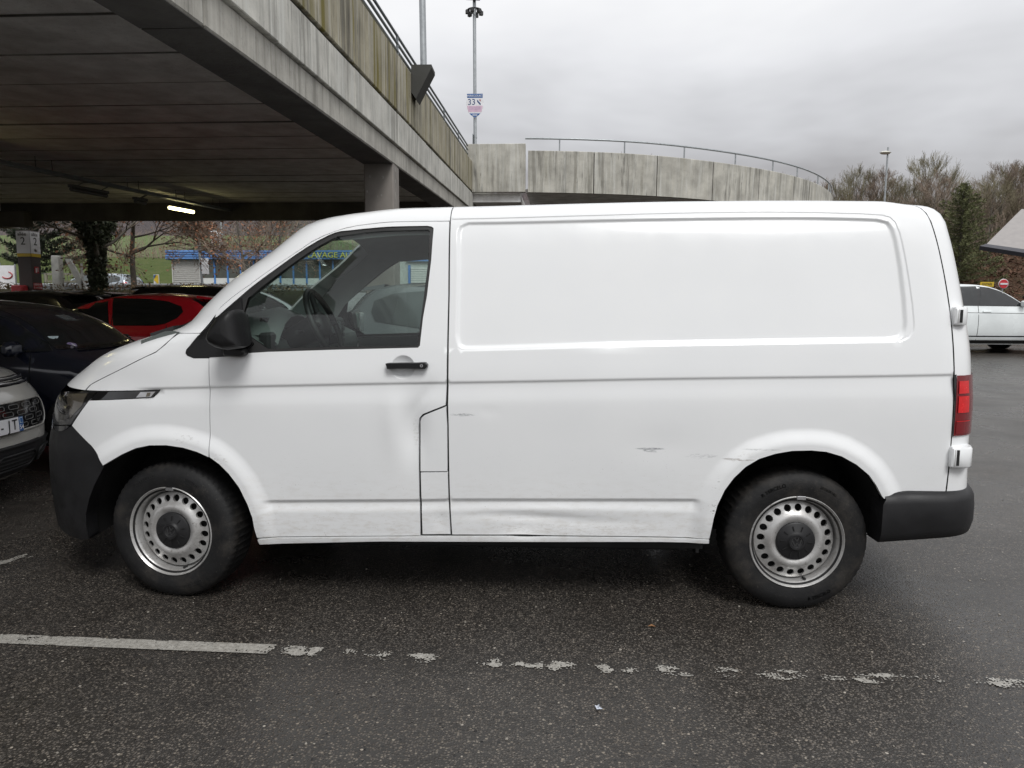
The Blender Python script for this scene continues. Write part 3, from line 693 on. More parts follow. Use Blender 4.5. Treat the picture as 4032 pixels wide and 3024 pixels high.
    # tail lamp
    lamp = tail_skin('tail_lamp', list(np.linspace(.864, 1.137, 9)), lambda t: 3.657, M_red2, 14, 1.6, .010, qmax=.30, close=False, smooth=60)
    for a, c2, m_ in ((1.055, 1.112, M_red1), (.968, 1.043, M_red1)):
        tail_skin('lamp_segment', list(np.linspace(a, c2, 4)), lambda t: 3.668, m_, 8, 1.4, .0135, lamp, qmax=.038, close=False)
    tail_skin('lamp_segment', list(np.linspace(.872, .928, 4)), lambda t: 3.664, M_red2, 8, 1.4, .0125, lamp, qmax=.05, close=False)
    tail_skin('lamp_rib', list(np.linspace(.928, .931, 2)), lambda t: 3.664, M_red1, 8, 1.4, .0135, lamp, qmax=.05, close=False)
    tail_skin('lamp_edge', list(np.linspace(.860, 1.141, 9)), lambda t: 3.6565, M_gloss, 4, 1.3, .0085, lamp, qmax=.004, close=False)
    # hinge covers on the rear door
    for a, c2 in ((1.354, 1.434), (.712, .806)):
        for mm in (0, 1):
            pr = [(3.647,.06),(3.647,.016),(3.653,.011),(3.688,.013),(3.712,.034),(3.737,.085),(3.742,.16),(3.70,.2),(3.647,.2)]
            dy = float(vbase(3.66, (a+c2)/2)[1])-.043; dx = float(xtail((a+c2)/2)-xtail(1.394)); pr = [(x+(dx if x > 3.66 else 0), y+dy) for x, y in pr]
            if mm: pr = [(x, VW-y) for x, y in pr]
            bb = MB()
            n_ = len(pr); cx_ = 3.69; cy_ = pr[0][1]; V = []
            for z, s in ((a, .90), (a+.007, 1.), (c2-.007, 1.), (c2, .90)): V += [(cx_+(x-cx_)*s, cy_+(y-cy_)*s, z) for x, y in pr]
            F = [(k*n_+i, k*n_+(i+1) % n_, (k+1)*n_+(i+1) % n_, (k+1)*n_+i) for k in range(3) for i in range(n_)]+[tuple(range(n_))[::-1], tuple(3*n_+i for i in range(n_))]
            if not mm: F = [f[::-1] for f in F]
            h = vobj('hinge_cover', V, F, M_white, smooth=40)
            if mm: continue
            MB().box((3.6665, .0095+dy, a+.011), (3.6785, .02+dy, c2-.012)).build('hinge_slot', M_dark, h, None, True)
            MB().box((3.6595, .0098+dy, a+.008), (3.6615, .018+dy, c2-.01)).build('hinge_rib', M_silver, h, None, True)
    # rear bumper: its own fuller section
    V = []; top = [(.352, .020, .004), (.356, .032, .02), (.40, .048, .048), (.47, .050, .052), (.54, .046, .046), (.575, .036, .034), (.594, .014, .012), (.600, -.02, -.02)]
    n = 34
    for t, gy, gx in top:
        z = t; y0 = float(ysec(t)); xt = float(xtail(t))
        for s in np.linspace(0, 1, n):
            x0 = 3.352+(.016 if t > .57 else .03*max(0, .47-t)); 
            if s < .35: x = x0+(xt-LT-x0)*s/.35; y = y0; k = (0, -1); u = 0
            else:
                q = ((s-.35)/.65)**2.2; u = (1-(1-q)**(1/.42))**(1/3.2) if q > 0 else 0; x = xt-LT+LT*u; y = y0+(HW-y0)*q; k = (u**2.2, -(1-u**2.2))
            zz = z+.045*min(1, max(0, (x-3.36)/.5)) if t < .5 else z-.012*(1-min(1, max(0, (x-3.36)/.12))) if t > .56 else z+.02*min(1, max(0, (x-3.36)/.5))
            V.append((x+gx*k[0], y+gy*k[1], zz))
    V = np.array(V); m = len(top); G = np.concatenate([V.reshape(m, n, 3), mirror(V).reshape(m, n, 3)[:, ::-1][:, 1:]], 1)
    rb = vobj('rear_bumper', G.reshape(-1, 3), grid_faces(m, G.shape[1]), M_bumper, smooth=50)
    E0 = G[:, 0]; vobj('bumper_end', np.vstack([E0, E0+np.array([.0, .12, 0])]), grid_faces(2, m), M_bumper, rb, smooth=60)
    # door mirror
    out = [(.340,1.349),(.373,1.392),(.413,1.412),(.440,1.419),(.451,1.406),(.460,1.345),(.473,1.240),(.451,1.231),(.393,1.222),(.344,1.235),(.314,1.252),(.304,1.274),(.309,1.296),(.322,1.322)]
    out = densify(out, .016); cx, cz = .385, 1.318; V = []; n = len(out)
    for d, s in ((.03, .70), (-.01, .80), (-.04, .89), (-.08, .925), (-.12, .92), (-.15, .88), (-.172, .80), (-.186, .67), (-.193, .44), (-.196, .15)):
        for p in out: V.append((cx+(p[0]-cx)*s+(.03*(-.10-d) if d < -.1 else 0)*.3, d, cz+(p[1]-cz)*s))
    F = []
    for k in range(9):
        for i in range(n): j = (i+1) % n; F.append((k*n+j, k*n+i, (k+1)*n+i, (k+1)*n+j))
    F.append(tuple(9*n+i for i in range(n)))
    F = [f[::-1] for f in F]
    mir = vobj('door_mirror', V, F, M_blackpl, smooth=50)
    lip = MB(); lip.tube([(.431,-.09,1.402),(.446,-.09,1.343),(.458,-.09,1.25)], .006, 6); lip.build('mirror_lip', M_dark, mir, 50, True)
    b = MB(); b.tube([(.316,-.09,1.276),(.34,-.138,1.272),(.39,-.157,1.278),(.43,-.140,1.284),(.446,-.09,1.287)], .0025, 5); b.build('mirror_seam', M_dark, mir, 50, True)
    b = MB(); b.box((.33, -.04, 1.195), (.43, .10, 1.235), .01); b.build('mirror_arm', M_blackpl, mir, 40, True)
    fm = vobj('door_mirror', mirror(V), [f[::-1] for f in F], M_blackpl, smooth=50)
    b = MB(); b.box((.43, VW+.02, 1.25), (.474, VW+.15, 1.385), .004); b.build('mirror_glass', M_chrome, fm, None, True)
    # wheel housings, floor, underside
    for A, yi in ((ARCH_F, .50), (ARCH_R, .50)):
        q = densify(A, .03, False); P = vbase(q[:, 0], q[:, 1]); n = len(q)
        for mm in (lambda w: w, mirror):
            V = np.vstack([P+[0, .006, 0], np.stack([P[:, 0], np.full(n, yi), P[:, 2]+.02], 1)]); F = grid_faces(2, n)
            F.append(tuple(n+i for i in range(n)))
            vobj('wheel_housing', mm(V), F, M_void, smooth=60)
    b = MB(); b.box((.50, .30, .20), (2.54, 1.60, .315)); b.box((-.70, .50, .22), (.50, 1.40, .40)); b.box((2.54, .50, .25), (3.72, 1.40, .42)); b.box((3.38, .14, .40), (3.75, 1.76, .50))
    b.box((.47, .075, .285), (2.57, .12, .335)); b.build('chassis', M_void, van, None, True)
    MB().box((2.557, .16, .235), (2.573, .20, .33)).build('jacking_bracket', M_void, van, None, True)

    # ---------------- cab inside
    MB().box((1.50, .19, .42), (1.53, 1.71, 1.84)).build('bulkhead', M_trim, van, None, True)
    V = []; xs = np.linspace(.62, 1.5, 10); ts = np.concatenate([np.linspace(1.84, 2.1, 7), np.linspace(2.2, TMAX, 5)])
    for x in xs:
        r = vbase(np.full(len(ts), x), ts); r[:, 2] -= .035; r[:, 1] += .03; V.append(r)
    V = np.array(V); Vm = V.copy(); Vm[..., 1] = VW-Vm[..., 1]; G = np.concatenate([V, Vm[:, ::-1][:, 1:]], 1)
    vobj('headliner', G.reshape(-1, 3), grid_faces(len(xs), G.shape[1]), M_trim, smooth=60)
    for nm, ol in (('pillar_trim', [(.16,1.31),(.30,1.31),(.40,1.45),(.53,1.57),(.63,1.67),(.74,1.765),(.82,1.818),(1.0,1.832),(1.30,1.83),(1.30,1.88),(.9,1.90),(.62,1.86),(.40,1.66),(.22,1.45)]), ('door_trim', [(.48,.62),(1.36,.62),(1.36,1.30),(1.225,1.245),(.866,1.232),(.521,1.219),(.48,1.215)]), ('pillar_trim', [(1.30,1.2),(1.48,1.2),(1.48,1.86),(1.30,1.86)])):
        van_panel(nm, ol, M_trim if nm == 'pillar_trim' else M_dash, .08, False, -.045, .0, disp=False)
    # dashboard swept across the cab, binnacle hood, vents, screen
    prof = [(-.12,1.26),(.0,1.305),(.12,1.30),(.26,1.30),(.40,1.285),(.47,1.25),(.49,1.18),(.46,1.08),(.44,.95),(.44,.86),(-.1,.86)]
    b = MB(); b.prism(prof, 1, .09, 1.81); dash = b.build('dashboard', M_dash, van, 35, True)
    b = MB(); hood = []
    for y, h in ((.17, .0), (.22, .05), (.28, .10), (.36, .13), (.46, .14), (.56, .13), (.64, .10), (.70, .05), (.74, .0)):
        hood.append([(.20, y, 1.29), (.30, y, 1.295+h*.7), (.42, y, 1.285+h), (.50, y, 1.255+h*1.02), (.515, y, 1.24+h), (.47, y, 1.225+h*.9), (.40, y, 1.20+h*.5)])
    V = [p for r in hood for p in r]; vobj('binnacle_hood', V, grid_faces(9, 7), M_dash, dash, smooth=45)
    MB().box((.40, .24, 1.16), (.44, .68, 1.37)).build('instrument_panel', M_screen, dash, None, True)
    MB().box((.445, .10, 1.17), (.50, .20, 1.30), .012).build('side_vent', M_dark, dash, None, True)
    b = MB(); b.box((.46, .92, 1.17), (.53, 1.30, 1.36), .014); b.build('centre_console', M_dash, dash, None, True)
    MB().box((.528, .96, 1.20), (.535, 1.22, 1.34)).build('touch_screen', M_screen, dash, None, True)
    for k in range(4): MB().box((.529, 1.235, 1.205+k*.035), (.537, 1.285, 1.225+k*.035)).build('centre_vent', M_dark, dash, None, True)
    # steering wheel
    ax = Vector((.92, 0, .40)).normalized(); u = Vector((0, 1, 0)); w = ax.cross(u)*-1; cen = Vector((.655, .47, 1.335))
    b = MB(); ring = [cen+u*.185*math.cos(a)+w*.185*math.sin(a) for a in np.linspace(0, 2*math.pi, 41)]; b.tube(ring, .0165, 8, False)
    st = b.build('steering_wheel', M_dark, van, 60, True)
    b = MB()
    for a in (0, math.pi, math.pi*1.5): b.tube([cen-ax*.02, cen+(u*math.cos(a)+w*math.sin(a))*.18], .015, 6)
    b.build('wheel_spoke', M_dark, st, 50, True)
    b = MB(); b.lathe([(0, .02), (.05, .018), (.072, .0), (.075, -.04), (.05, -.25)], (0, 0, 0), 2, 20); b.xf(Matrix.Translation(cen) @ ax.to_track_quat('Z', 'Y').to_matrix().to_4x4()); b.build('airbag_boss', M_dark, st, 50, True)
    b = MB(); b.tube([cen-ax*.10-u*.04, cen-ax*.09-u*.20], .009, 6); b.build('stalk', M_dark, st, 50, True)
    # seats, low in the cab
    for y in (.30, 1.05):
        b = MB(); b.box((.80, y, .60), (1.30, y+.52, .82), .05); b.box((1.22, y+.02, .80), (1.40, y+.50, 1.38), .05); b.box((1.28, y+.13, 1.42), (1.38, y+.39, 1.64), .04); b.build('cab_seat', M_dash, van, 40, True)
    b = MB(); b.box((.46, .12, .58), (1.5, 1.78, .63)); b.build('cab_floor', M_dark, van, None, True)
build_van()

# ------------------------------------------------------------------ road wheels
def tyre_mesh(R=.335, W=.205, rim=.213, n=180):
    """tyre with shouldered tread blocks; axis along y, outer face towards -y at y=0"""
    prof = [(rim-.012, .012), (rim+.004, .004), (rim+.02, .0), (rim+.05, -.006), (R-.045, -.004), (R-.028, .004), (R-.014, .012), (R-.006, .020)]
    tread = [(R, .034), (R+.001, .058), (R+.0015, .085), (R+.0015, .12), (R+.001, .147), (R, .171)]
    back = [(R-.006, .185), (R-.02, .197), (rim+.04, .207), (rim, .20), (rim-.02, .19)]
    P = prof+tread+back; m = len(P); V = []
    for j in range(n):
        a = 2*math.pi*j/n
        for i, (r, y) in enumerate(P):
            if 6 <= i <= 7 or 8 <= i <= 13 or 14 <= i <= 15:
                g = (j+(i % 2)*1) % 3 == 0
                if g: r -= .0075 if i >= 8 else .004
            if i in (10, 11): pass
            V.append((r*math.cos(a), y, r*math.sin(a)))
    # flatten where it meets the road
    V = np.array(V); k = V[:, 2] < -R+.006; V[k, 2] = -R+.006+(V[k, 2]+R-.006)*.1
    F = []
    for j in range(n):
        q = (j+1) % n
        for i in range(m-1): F.append((j*m+i, j*m+i+1, q*m+i+1, q*m+i))
    return V, F
def rim_mesh():
    """pressed steel disc with a ring of round holes, dished rim and lip"""
    holes = []; nh = 20
    for k in range(nh):
        a = 2*math.pi*(k+.5)/nh; c = np.array([.158*math.cos(a), .158*math.sin(a)])
        e = np.array([math.cos(a), math.sin(a)]); f = np.array([-e[1], e[0]])
        holes.append([tuple(c+e*.0172*math.cos(b)+f*.0168*math.sin(b)) for b in np.linspace(0, 2*math.pi, 13)[:-1]])
    outer = [(.186*math.cos(a), .186*math.sin(a)) for a in np.linspace(0, 2*math.pi, 97)[:-1]]
    inner = [(.070*math.cos(a), .070*math.sin(a)) for a in np.linspace(0, 2*math.pi, 41)[:-1]]
    ex = [np.array([(r*math.cos(a), r*math.sin(a)) for a in np.linspace(0, 2*math.pi, 64)]) for r in (.085, .095, .104, .112, .12, .128, .135)]
    v, f, loops = cdt_panel(outer, .012, ex, [inner]+holes, .02)
    r = np.hypot(v[:, 0], v[:, 1])
    dep = pchip([(.06, .034), (.085, .030), (.10, .022), (.115, .018), (.13, .024), (.145, .034), (.17, .042), (.19, .052)])
    V = np.stack([v[:, 0], dep(r), v[:, 1]], 1); F = [tuple(t) for t in f]
    F = [t for t in F]
    o = len(V); i0 = len(loops[0])+len(loops[1]); VV = [V]
    for lp in loops[2:]:
        n = len(lp); A = V[i0:i0+n]; B = A+np.array([0, .012, 0]); VV += [B]
        for k in range(n): q = (k+1) % n; F.append((i0+k, i0+q, o+q, o+k))
        o += n; i0 += n
    V = np.vstack(VV)
    mb = MB(); mb.add(V, F)
    mb.lathe([(.184, .050), (.188, .066), (.192, .072), (.197, .058), (.196, .030), (.200, .018), (.208, .012), (.213, .002), (.218, -.003), (.221, .0), (.221, .012), (.215, .016)], (0, 0, 0), 1, 96)
    return mb
def cap_mesh():
    mb = MB(); mb.lathe([(0, .004), (.020, .004), (.026, .002), (.029, -.003), (.036, -.003), (.041, .004), (.046, .008), (.083, .013), (.090, .018), (.091, .03)], (0, 0, 0), 1, 48)
    return mb
def emblem_mesh():
    mb = MB()
    mb.lathe([(.0235, .0035), (.0235, .0005), (.026, .0005), (.026, .0035)], (0, 0, 0), 1, 32)
    def bar(a, b, w=.0022): 
        a = Vector((a[0], 0, a[1])); b = Vector((b[0], 0, b[1])); d = (b-a).normalized(); n = Vector((-d.z, 0, d.x))*w
        V = [a+n, b+n, b-n, a-n]; mb.add([(p.x, .0008, p.z) for p in V]+[(p.x, .004, p.z) for p in V], [(0, 1, 2, 3), (0, 4, 5, 1), (2, 6, 7, 3)])
    s = .024
    bar((-.40*s, .88*s), (0, .12*s)); bar((.40*s, .88*s), (0, .12*s))
    bar((-.88*s, .42*s), (-.38*s, -.85*s)); bar((-.38*s, -.85*s), (0, -.05*s)); bar((0, -.05*s), (.38*s, -.85*s)); bar((.38*s, -.85*s), (.88*s, .42*s))
    return mb
def build_wheels():
    Vt, Ft = tyre_mesh(); rm = rim_mesh(); cp = cap_mesh(); em = emblem_mesh()
    specs = [(0, .040, -8.0, 1), (3.0, .040, 0, 1), (0, .040, 8., -1), (3.0, .040, 0, -1)]
    for x, y, st, side in specs:
        w = sub('wheel', van)
        c = Vector((x, y if side > 0 else VW-y, .335)); rot = Matrix.Rotation(math.radians(st), 4, 'Z')
        if x == 0: c = Vector((x, (.05 if side > 0 else VW-.05), .335))
        if side < 0: rot = rot @ Matrix.Rotation(math.pi, 4, 'Z')
        # roll a little so that no two wheels sit alike
        M = Matrix.Translation(c) @ rot @ Matrix.Rotation(math.radians({0: 14, 3.0: -5}[x]), 4, 'Y')
        Mf = Matrix.Translation(c) @ rot
        ap = lambda V, m: np.array(V) @ np.array(m)[:3, :3].T+np.array(m)[:3, 3]
        vobj('tyre', ap(Vt, Mf), Ft, M_tyre, w, smooth=38)
        vobj('rim', ap(rm.V, M), rm.F, M_silver, w, smooth=40)
        cap = vobj('hub_cap', ap(cp.V, M), cp.F, M_cap, w, smooth=35)
        if side > 0:
            eb = vobj('emblem', ap(em.V, M), em.F, M_tyretext, w)
            for k in range(10):
                a = 2*math.pi*k/10+.15; b2 = MB(); b2.box((.052, .0065, -.0021), (.075, .0125, .0021)); b2.xf(M @ Matrix.Rotation(a, 4, 'Y')); b2.build('cap_slot', M_void, w, None, True)
            bk = MB().lathe([(0, .075), (.19, .075)], (0, 0, 0), 1, 32).xf(M); bk.build('brake_disc', M_void, w, None, True)
            vv = MB(); vv.tube([(.06, .045, -.188), (.06, .015, -.185)], .006, 6); vv.lathe([(0,0),(0,0)], (0,0,0), 1, 3); vv = MB().tube([(.05, .045, -.186), (.052, .018, -.183)], .0055, 6).xf(Mf); vv.build('valve', M_dark, w, None, True)
            cw = MB(); cw.box((-.012, -.006, .205), (.030, .004, .222), .002); cw.xf(Mf); cw.build('balance_weight', M_chrome, w, None, True)
            def around(body, size, r, a0, up=True):
                V, F = text_mesh(body, size, .0012); V = np.array(V); a = math.radians(a0)-V[:, 0]/r*(1 if up else -1); rr = r+V[:, 1]*(1 if up else -1)
                W = np.stack([rr*np.cos(a), -.0062-np.abs(V[:, 2])*.8, rr*np.sin(a)], 1)
                vobj('tyre_lettering', ap(W, Mf), [f_[::-1] for f_ in F], M_tyretext, w)
            around('R TERCELO', .024, .280, 116); around('205/65R16C', .017, .281, 62); around('R TERCELO', .022, .280, -66, False)
build_wheels()
# ================================================================== THE SETTING
GL = pchip([(-200,0),(.5,0),(7,.19),(14,.42),(17.5,1.55),(19.5,1.9),(21,1.9),(25,1.45),(34,1.45),(38,1.7),(60,5.6),(75,6.4),(200,20),(260,29),(420,74),(560,112),(760,150),(1200,160)])
GR = pchip([(-200,0),(.5,0),(14,.36),(26,.75),(28,.95),(38,4.5),(45,5.0),(100,7),(200,22),(320,42),(700,62),(1200,70)])
def gz(x, y):
    a = -3-np.maximum(0, np.asarray(y, float)-100)*.3; k = sstep((x-a)/(9-a), 0, 1); return GL(y)*(1-k)+GR(y)*k
def sheet(name, xs, ys, mat, kind='structure', up=0., bumpy=0., smooth=80, lab=None):
    X, Y = np.meshgrid(xs, ys); Z = gz(X, Y)+up
    if bumpy: Z = Z+bumpy*nrng.standard_normal(Z.shape)
    V = np.stack([X.ravel(), Y.ravel(), Z.ravel()], 1)
    o = obj(name, V, grid_faces(len(ys), len(xs)), mat, smooth=smooth); o['kind'] = kind
    return o

def mat_asphalt():
    t = NT('wet chip asphalt'); v = t.coord()
    def chips(scale, seed):
        vo = t.n('TexVoronoi', feature='F1'); vo.inputs['Scale'].default_value = scale; vo.inputs['Randomness'].default_value = 1
        t.l(t.coord((1, 1, 1), loc=(seed, seed, 0)), vo.inputs['Vector']); return vo
    a = chips(105, 0); b = chips(52, 3.7)
    sa = t.n('SeparateColor'); t.l(a.outputs['Color'], sa.inputs[0]); sb = t.n('SeparateColor'); t.l(b.outputs['Color'], sb.inputs[0])
    # binder, common stones, pale stones
    stone = t.ramp(sa.outputs[0], [(0, (.052, .047, .042)), (.45, (.088, .079, .070)), (.78, (.130, .115, .099)), (.94, (.185, .163, .138)), (1, (.27, .24, .20))])
    rim = t.mr(a.outputs['Distance'], .34, .56); c = t.mix(rim, stone, (.034, .031, .028))
    big = t.math('MULTIPLY', t.mr(sb.outputs[1], .90, .93), t.mr(b.outputs['Distance'], .30, .22)); c = t.mix(big, c, t.ramp(sb.outputs[0], [(0, (.12, .102, .085)), (.75, (.27, .235, .19)), (1, (.50, .46, .40))]))
    big2 = t.math('MULTIPLY', t.mr(sb.outputs[1], .10, .06), t.mr(b.outputs['Distance'], .40, .28)); c = t.mix(big2, c, (.016, .015, .015))
    # broad wear, damp patches, polished wheel tracks along the bays
    w = t.noise(v, .55, 5, .6); w2 = t.noise(t.coord((1, .6, 1), loc=(4, 9, 0)), 1.7, 5, .6)
    mt = t.noise(v, 16, 4, .75); c = t.mix(1., c, t.ramp(mt, [(.30, (.62, .60, .58)), (.5, (1., 1., 1.)), (.72, (1., 1., 1.))]), 'MULTIPLY')
    mt2 = t.noise(v, 38, 3, .7); c = t.mix(t.math('MULTIPLY', t.mr(mt2, .60, .74), .5), c, (.19, .17, .145))
    tone = t.mr(w, .30, .70, .72, 1.25); c = t.mix(1., c, t.ramp(tone, [(0, 0.), (1, 1.)]), 'MULTIPLY')
    tn = t.ramp(w2, [(.35, (.84, .82, .80)), (.65, (1., 1., 1.))]); c = t.mix(1., c, tn, 'MULTIPLY')
    tr = t.noise(t.coord((.25, 2.2, 1), loc=(1, 4, 0)), 1.1, 3, .5); c = t.mix(t.math('MULTIPLY', t.mr(tr, .52, .66), .30), c, (.026, .024, .022))
    oil = t.mr(t.noise(t.coord((1, 1, 1), loc=(2, 2, 0)), 1.1, 4, .6), .62, .74); c = t.mix(t.math('MULTIPLY', oil, .45), c, (.018, .017, .017))
    h = t.math('ADD', t.math('MULTIPLY', t.mr(a.outputs['Distance'], .55, .1), .8), t.math('MULTIPLY', t.noise(v, 300, 2), .3))
    n = t.bump(h, .0032, .6)
    wet = t.noise(t.coord((1, 1, 1), loc=(7, 1, 0)), .8, 4, .55)
    r = t.mr(wet, .35, .65, .22, .40)
    t.bsdf(c, r, 0, n, 0., .5); return t.m
M_asph = mat_asphalt()
xs = np.concatenate([np.linspace(-160, -14, 30), np.linspace(-13, 14, 55), np.linspace(15, 160, 40)])
ys = np.concatenate([np.linspace(-80, -4, 12), np.linspace(-3, 13.5, 24), np.linspace(14, 47, 110), np.linspace(48, 120, 50), np.linspace(125, 1200, 60)])
sheet('ground', xs, ys, M_asph, up=-.0)
def mat_grass(name, a, b, c2, sc=1.2):
    t = NT(name); v = t.coord(); f = t.noise(v, sc, 6, .65); g = t.noise(v, 25, 4, .7)
    col = t.ramp(f, [(.25, a), (.5, b), (.75, c2)]); col = t.mix(t.mr(g, .3, .8, 0, .5), col, tuple(q*.45 for q in a))
    t.bsdf(col, .9, 0, t.bump(g, .12, .8), 0, .2); return t.m
M_grass = mat_grass('winter grass', (.050, .075, .018), (.085, .115, .028), (.13, .135, .05))
M_field = mat_grass('far meadow', (.09, .13, .045), (.12, .165, .06), (.15, .18, .075), .05)
M_verge = mat_grass('muddy verge', (.06, .06, .025), (.10, .085, .045), (.085, .10, .03))
M_earth = mat_grass('brown ground cover', (.055, .034, .020), (.085, .048, .028), (.10, .066, .036), 1.8)
M_road = pm('far road asphalt', (.09, .09, .09), .7)
xl = np.linspace(-70, 2, 73)
o = sheet('verge', np.linspace(-60, -4.5, 60), np.concatenate([np.linspace(15.2, 24.6, 24)]), M_verge, up=.06, bumpy=.015)
sheet('road', np.linspace(-160, 3, 60), np.linspace(25, 33.6, 30), M_road, up=.05)
sheet('grass_bank', np.linspace(-160, 4, 120), np.linspace(33.8, 80, 50), M_grass, up=.14, bumpy=.04)
sheet('field', np.linspace(-300, 260, 60), np.linspace(80.5, 235, 60), M_field, up=.5)
sheet('earth_bank', np.linspace(9.5, 70, 110), np.linspace(27, 47, 50), M_earth, up=.12, bumpy=.05)
def mat_hill():
    t = NT('bare winter woodland'); v = t.coord((1, 1, .35)); f = t.noise(v, .06, 5, .6); g = t.noise(t.coord((1, 1, .12)), .8, 4, .75)
    col = t.ramp(f, [(.3, (.105, .095, .098)), (.55, (.15, .128, .125)), (.75, (.13, .125, .12))]); col = t.mix(t.mr(g, .35, .75, 0, .55), col, (.075, .068, .075))
    t.bsdf(col, 1, 0, t.bump(g, 3, .7), 0, 0.); return t.m
M_hill = mat_hill()
def hill():
    xs = np.linspace(-700, 700, 240); ys = np.linspace(232, 900, 90); X, Y = np.meshgrid(xs, ys); Z = gz(X, Y)
    ridge = (8*np.sin(X*.011+1)+5*np.sin(X*.027)+3*np.sin(X*.06+2))*sstep(Y, 240, 420)
    crowns = (nrng.random(Z.shape)*7.5)*sstep(Y, 236, 250)*np.where(X < 30, 1, .75)
    V = np.stack([X.ravel()+nrng.normal(0, 1.2, X.size), Y.ravel()+nrng.normal(0, 1.2, X.size), (Z+ridge*np.where(X < 0, 1, .35)+crowns+.4).ravel()], 1)
    o = obj('hill', V, grid_faces(len(ys), len(xs)), M_hill, smooth=25); o['kind'] = 'structure'
hill()

# ------------------------------------------------------------------ worn parking lines: thin flakes of old paint
def mat_linepaint():
    t = NT('worn road paint'); v = t.coord(); f = t.noise(v, 60, 5, .7); c = t.ramp(f, [(.3, (.22, .205, .18)), (.55, (.40, .385, .35)), (.8, (.54, .525, .49))])
    d = t.mr(t.noise(v, 120, 4, .75), .48, .64); c = t.mix(t.math('MULTIPLY', d, .75), c, (.07, .066, .06)); t.bsdf(c, .5, 0, t.bump(f, .002, .5)); return t.m
M_line = mat_linepaint()
from mathutils import noise as mnoise
def paint_line(center, width, cover, cell=.0058, seed=0.):
    """center: polyline of ground points; cover(s): share of paint left at distance s along it"""
    pts = np.array(center, float); seg = np.hypot(*np.diff(pts, axis=0).T); cum = np.concatenate([[0], np.cumsum(seg)]); V = []; F = []
    ns = int(cum[-1]/cell); nw = int(width/cell); ids = {}
    def vert(i, j):
        if (i, j) not in ids:
            s = i*cell; k = min(len(seg)-1, int(np.searchsorted(cum, s, 'right')-1)); u = (s-cum[k])/seg[k]; p = pts[k]+(pts[k+1]-pts[k])*u; d = (pts[k+1]-pts[k])/seg[k]
            w = (j-nw/2)*cell; q = mnoise.noise(Vector((i*.9, j*.9, seed)))*cell*.45
            x, y = p[0]-d[1]*w+q, p[1]+d[0]*w+q*.7; ids[(i, j)] = len(V); V.append((x, y, float(gz(x, y))+.004))
        return ids[(i, j)]
    for i in range(ns):
        s = i*cell; cv = cover(s)
        for j in range(nw):
            e = abs((j+.5)/nw-.5)*2
            a = mnoise.fractal(Vector((s*9, j*cell*22, seed)), 1., 2., 5)*.55+mnoise.noise(Vector((s*1.7, seed+4, j*cell*9)))*.5+mnoise.noise(Vector((s*130, j*cell*130, seed)))*.46
            if a*.5+.5 < cv-.12*e**4: F.append((vert(i, j), vert(i+1, j), vert(i+1, j+1), vert(i, j+1)))
    o = obj('parking_line', V, F, M_line); o['kind'] = 'structure'; return o
LEFT_PAINT = [(-1.6, .686), (.716, .82), (.837, .896), (.965, 1.204), (1.263, 1.376), (1.60, 1.64), (1.83, 1.955), (2.02, 2.09), (2.13, 2.215), (2.255, 2.40), (2.485, 2.60), (2.62, 2.87), (3.00, 3.185), (3.29, 3.375), (3.51, 4.4)]
def cv(s):
    x = s-1.55
    if x < .62: return .70+.05*math.sin(x*3.1)
    for a, b_ in LEFT_PAINT:
        e = min(x-a, b_-x)
        if e > -.02: return .30+.30*min(1., (e+.02)/.05)-(.12 if x > 1.5 else 0)-(.03 if x > 2.6 else 0)
    return .33+.05*math.sin(x*5) if x > 1.7 else .22
paint_line([(-1.55, -.386), (-.517, -.413), (.085, -.434), (.675, -.453), (1.36, -.505), (1.974, -.548), (2.67, -.562), (3.376, -.587), (3.645, -.594), (5.6, -.66)], .082, cv, seed=1.)
paint_line([(-2.1, .03), (-1.19, .468), (-1.12, .60)], .085, lambda s: .78 if s < 1.0 else .55, seed=5.)
b = MB(); 
for k in range(14):
    a = rng.random()*6.28; r = rng.random()*.02; b.add([(2.009+r*math.cos(a), -.839+r*math.sin(a), .004+rng.random()*.012) for a in (a, a+1.2, a+2.6)], [(0, 1, 2)])
tagset(b.build('foil_scrap', pm('crumpled foil', (.62, .66, .74), .25, .6, var=.3, scale=90)), 'tiny crumpled silver foil scrap on the asphalt below the worn line', 'litter')
b = MB(); b.add([(2.28, -.168, .006), (2.298, -.178, .012), (2.318, -.168, .005), (2.30, -.155, .011)], [(0, 1, 2, 3)])
tagset(b.build('fallen_leaf', pm('dead leaf', (.20, .10, .04), .7)), 'small brown dead leaf on the asphalt before the rear wheel', 'leaf')
rs = random.Random(3)
def pebbles():
    V = []; F = []
    base = hull(np.array([(math.cos(a)*math.cos(e), math.sin(a)*math.cos(e), math.sin(e)) for e in (-.7, 0, .7) for a in np.linspace(0, 6.28, 6)[:-1]]))
    bs = [(math.cos(a)*math.cos(e), math.sin(a)*math.cos(e), math.sin(e)) for e in (-.7, 0, .7) for a in np.linspace(0, 6.28, 6)[:-1]]
    for k in range(420):
        x, y = rs.uniform(-2, 6), rs.uniform(-1.5, 2.4); r = rs.uniform(.002, .0055); o = len(V); sx, sy = rs.uniform(.7, 1.4), rs.uniform(.7, 1.4)
        V += [(x+p[0]*r*sx, y+p[1]*r*sy, float(gz(x, y))+.0015+p[2]*r*.7) for p in bs]; F += [tuple(i+o for i in f) for f in base]
    o = obj('loose_grit', V, F, pm('loose grit', (.24, .22, .19), .7, var=.6, scale=3)); o['kind'] = 'stuff'
pebbles()

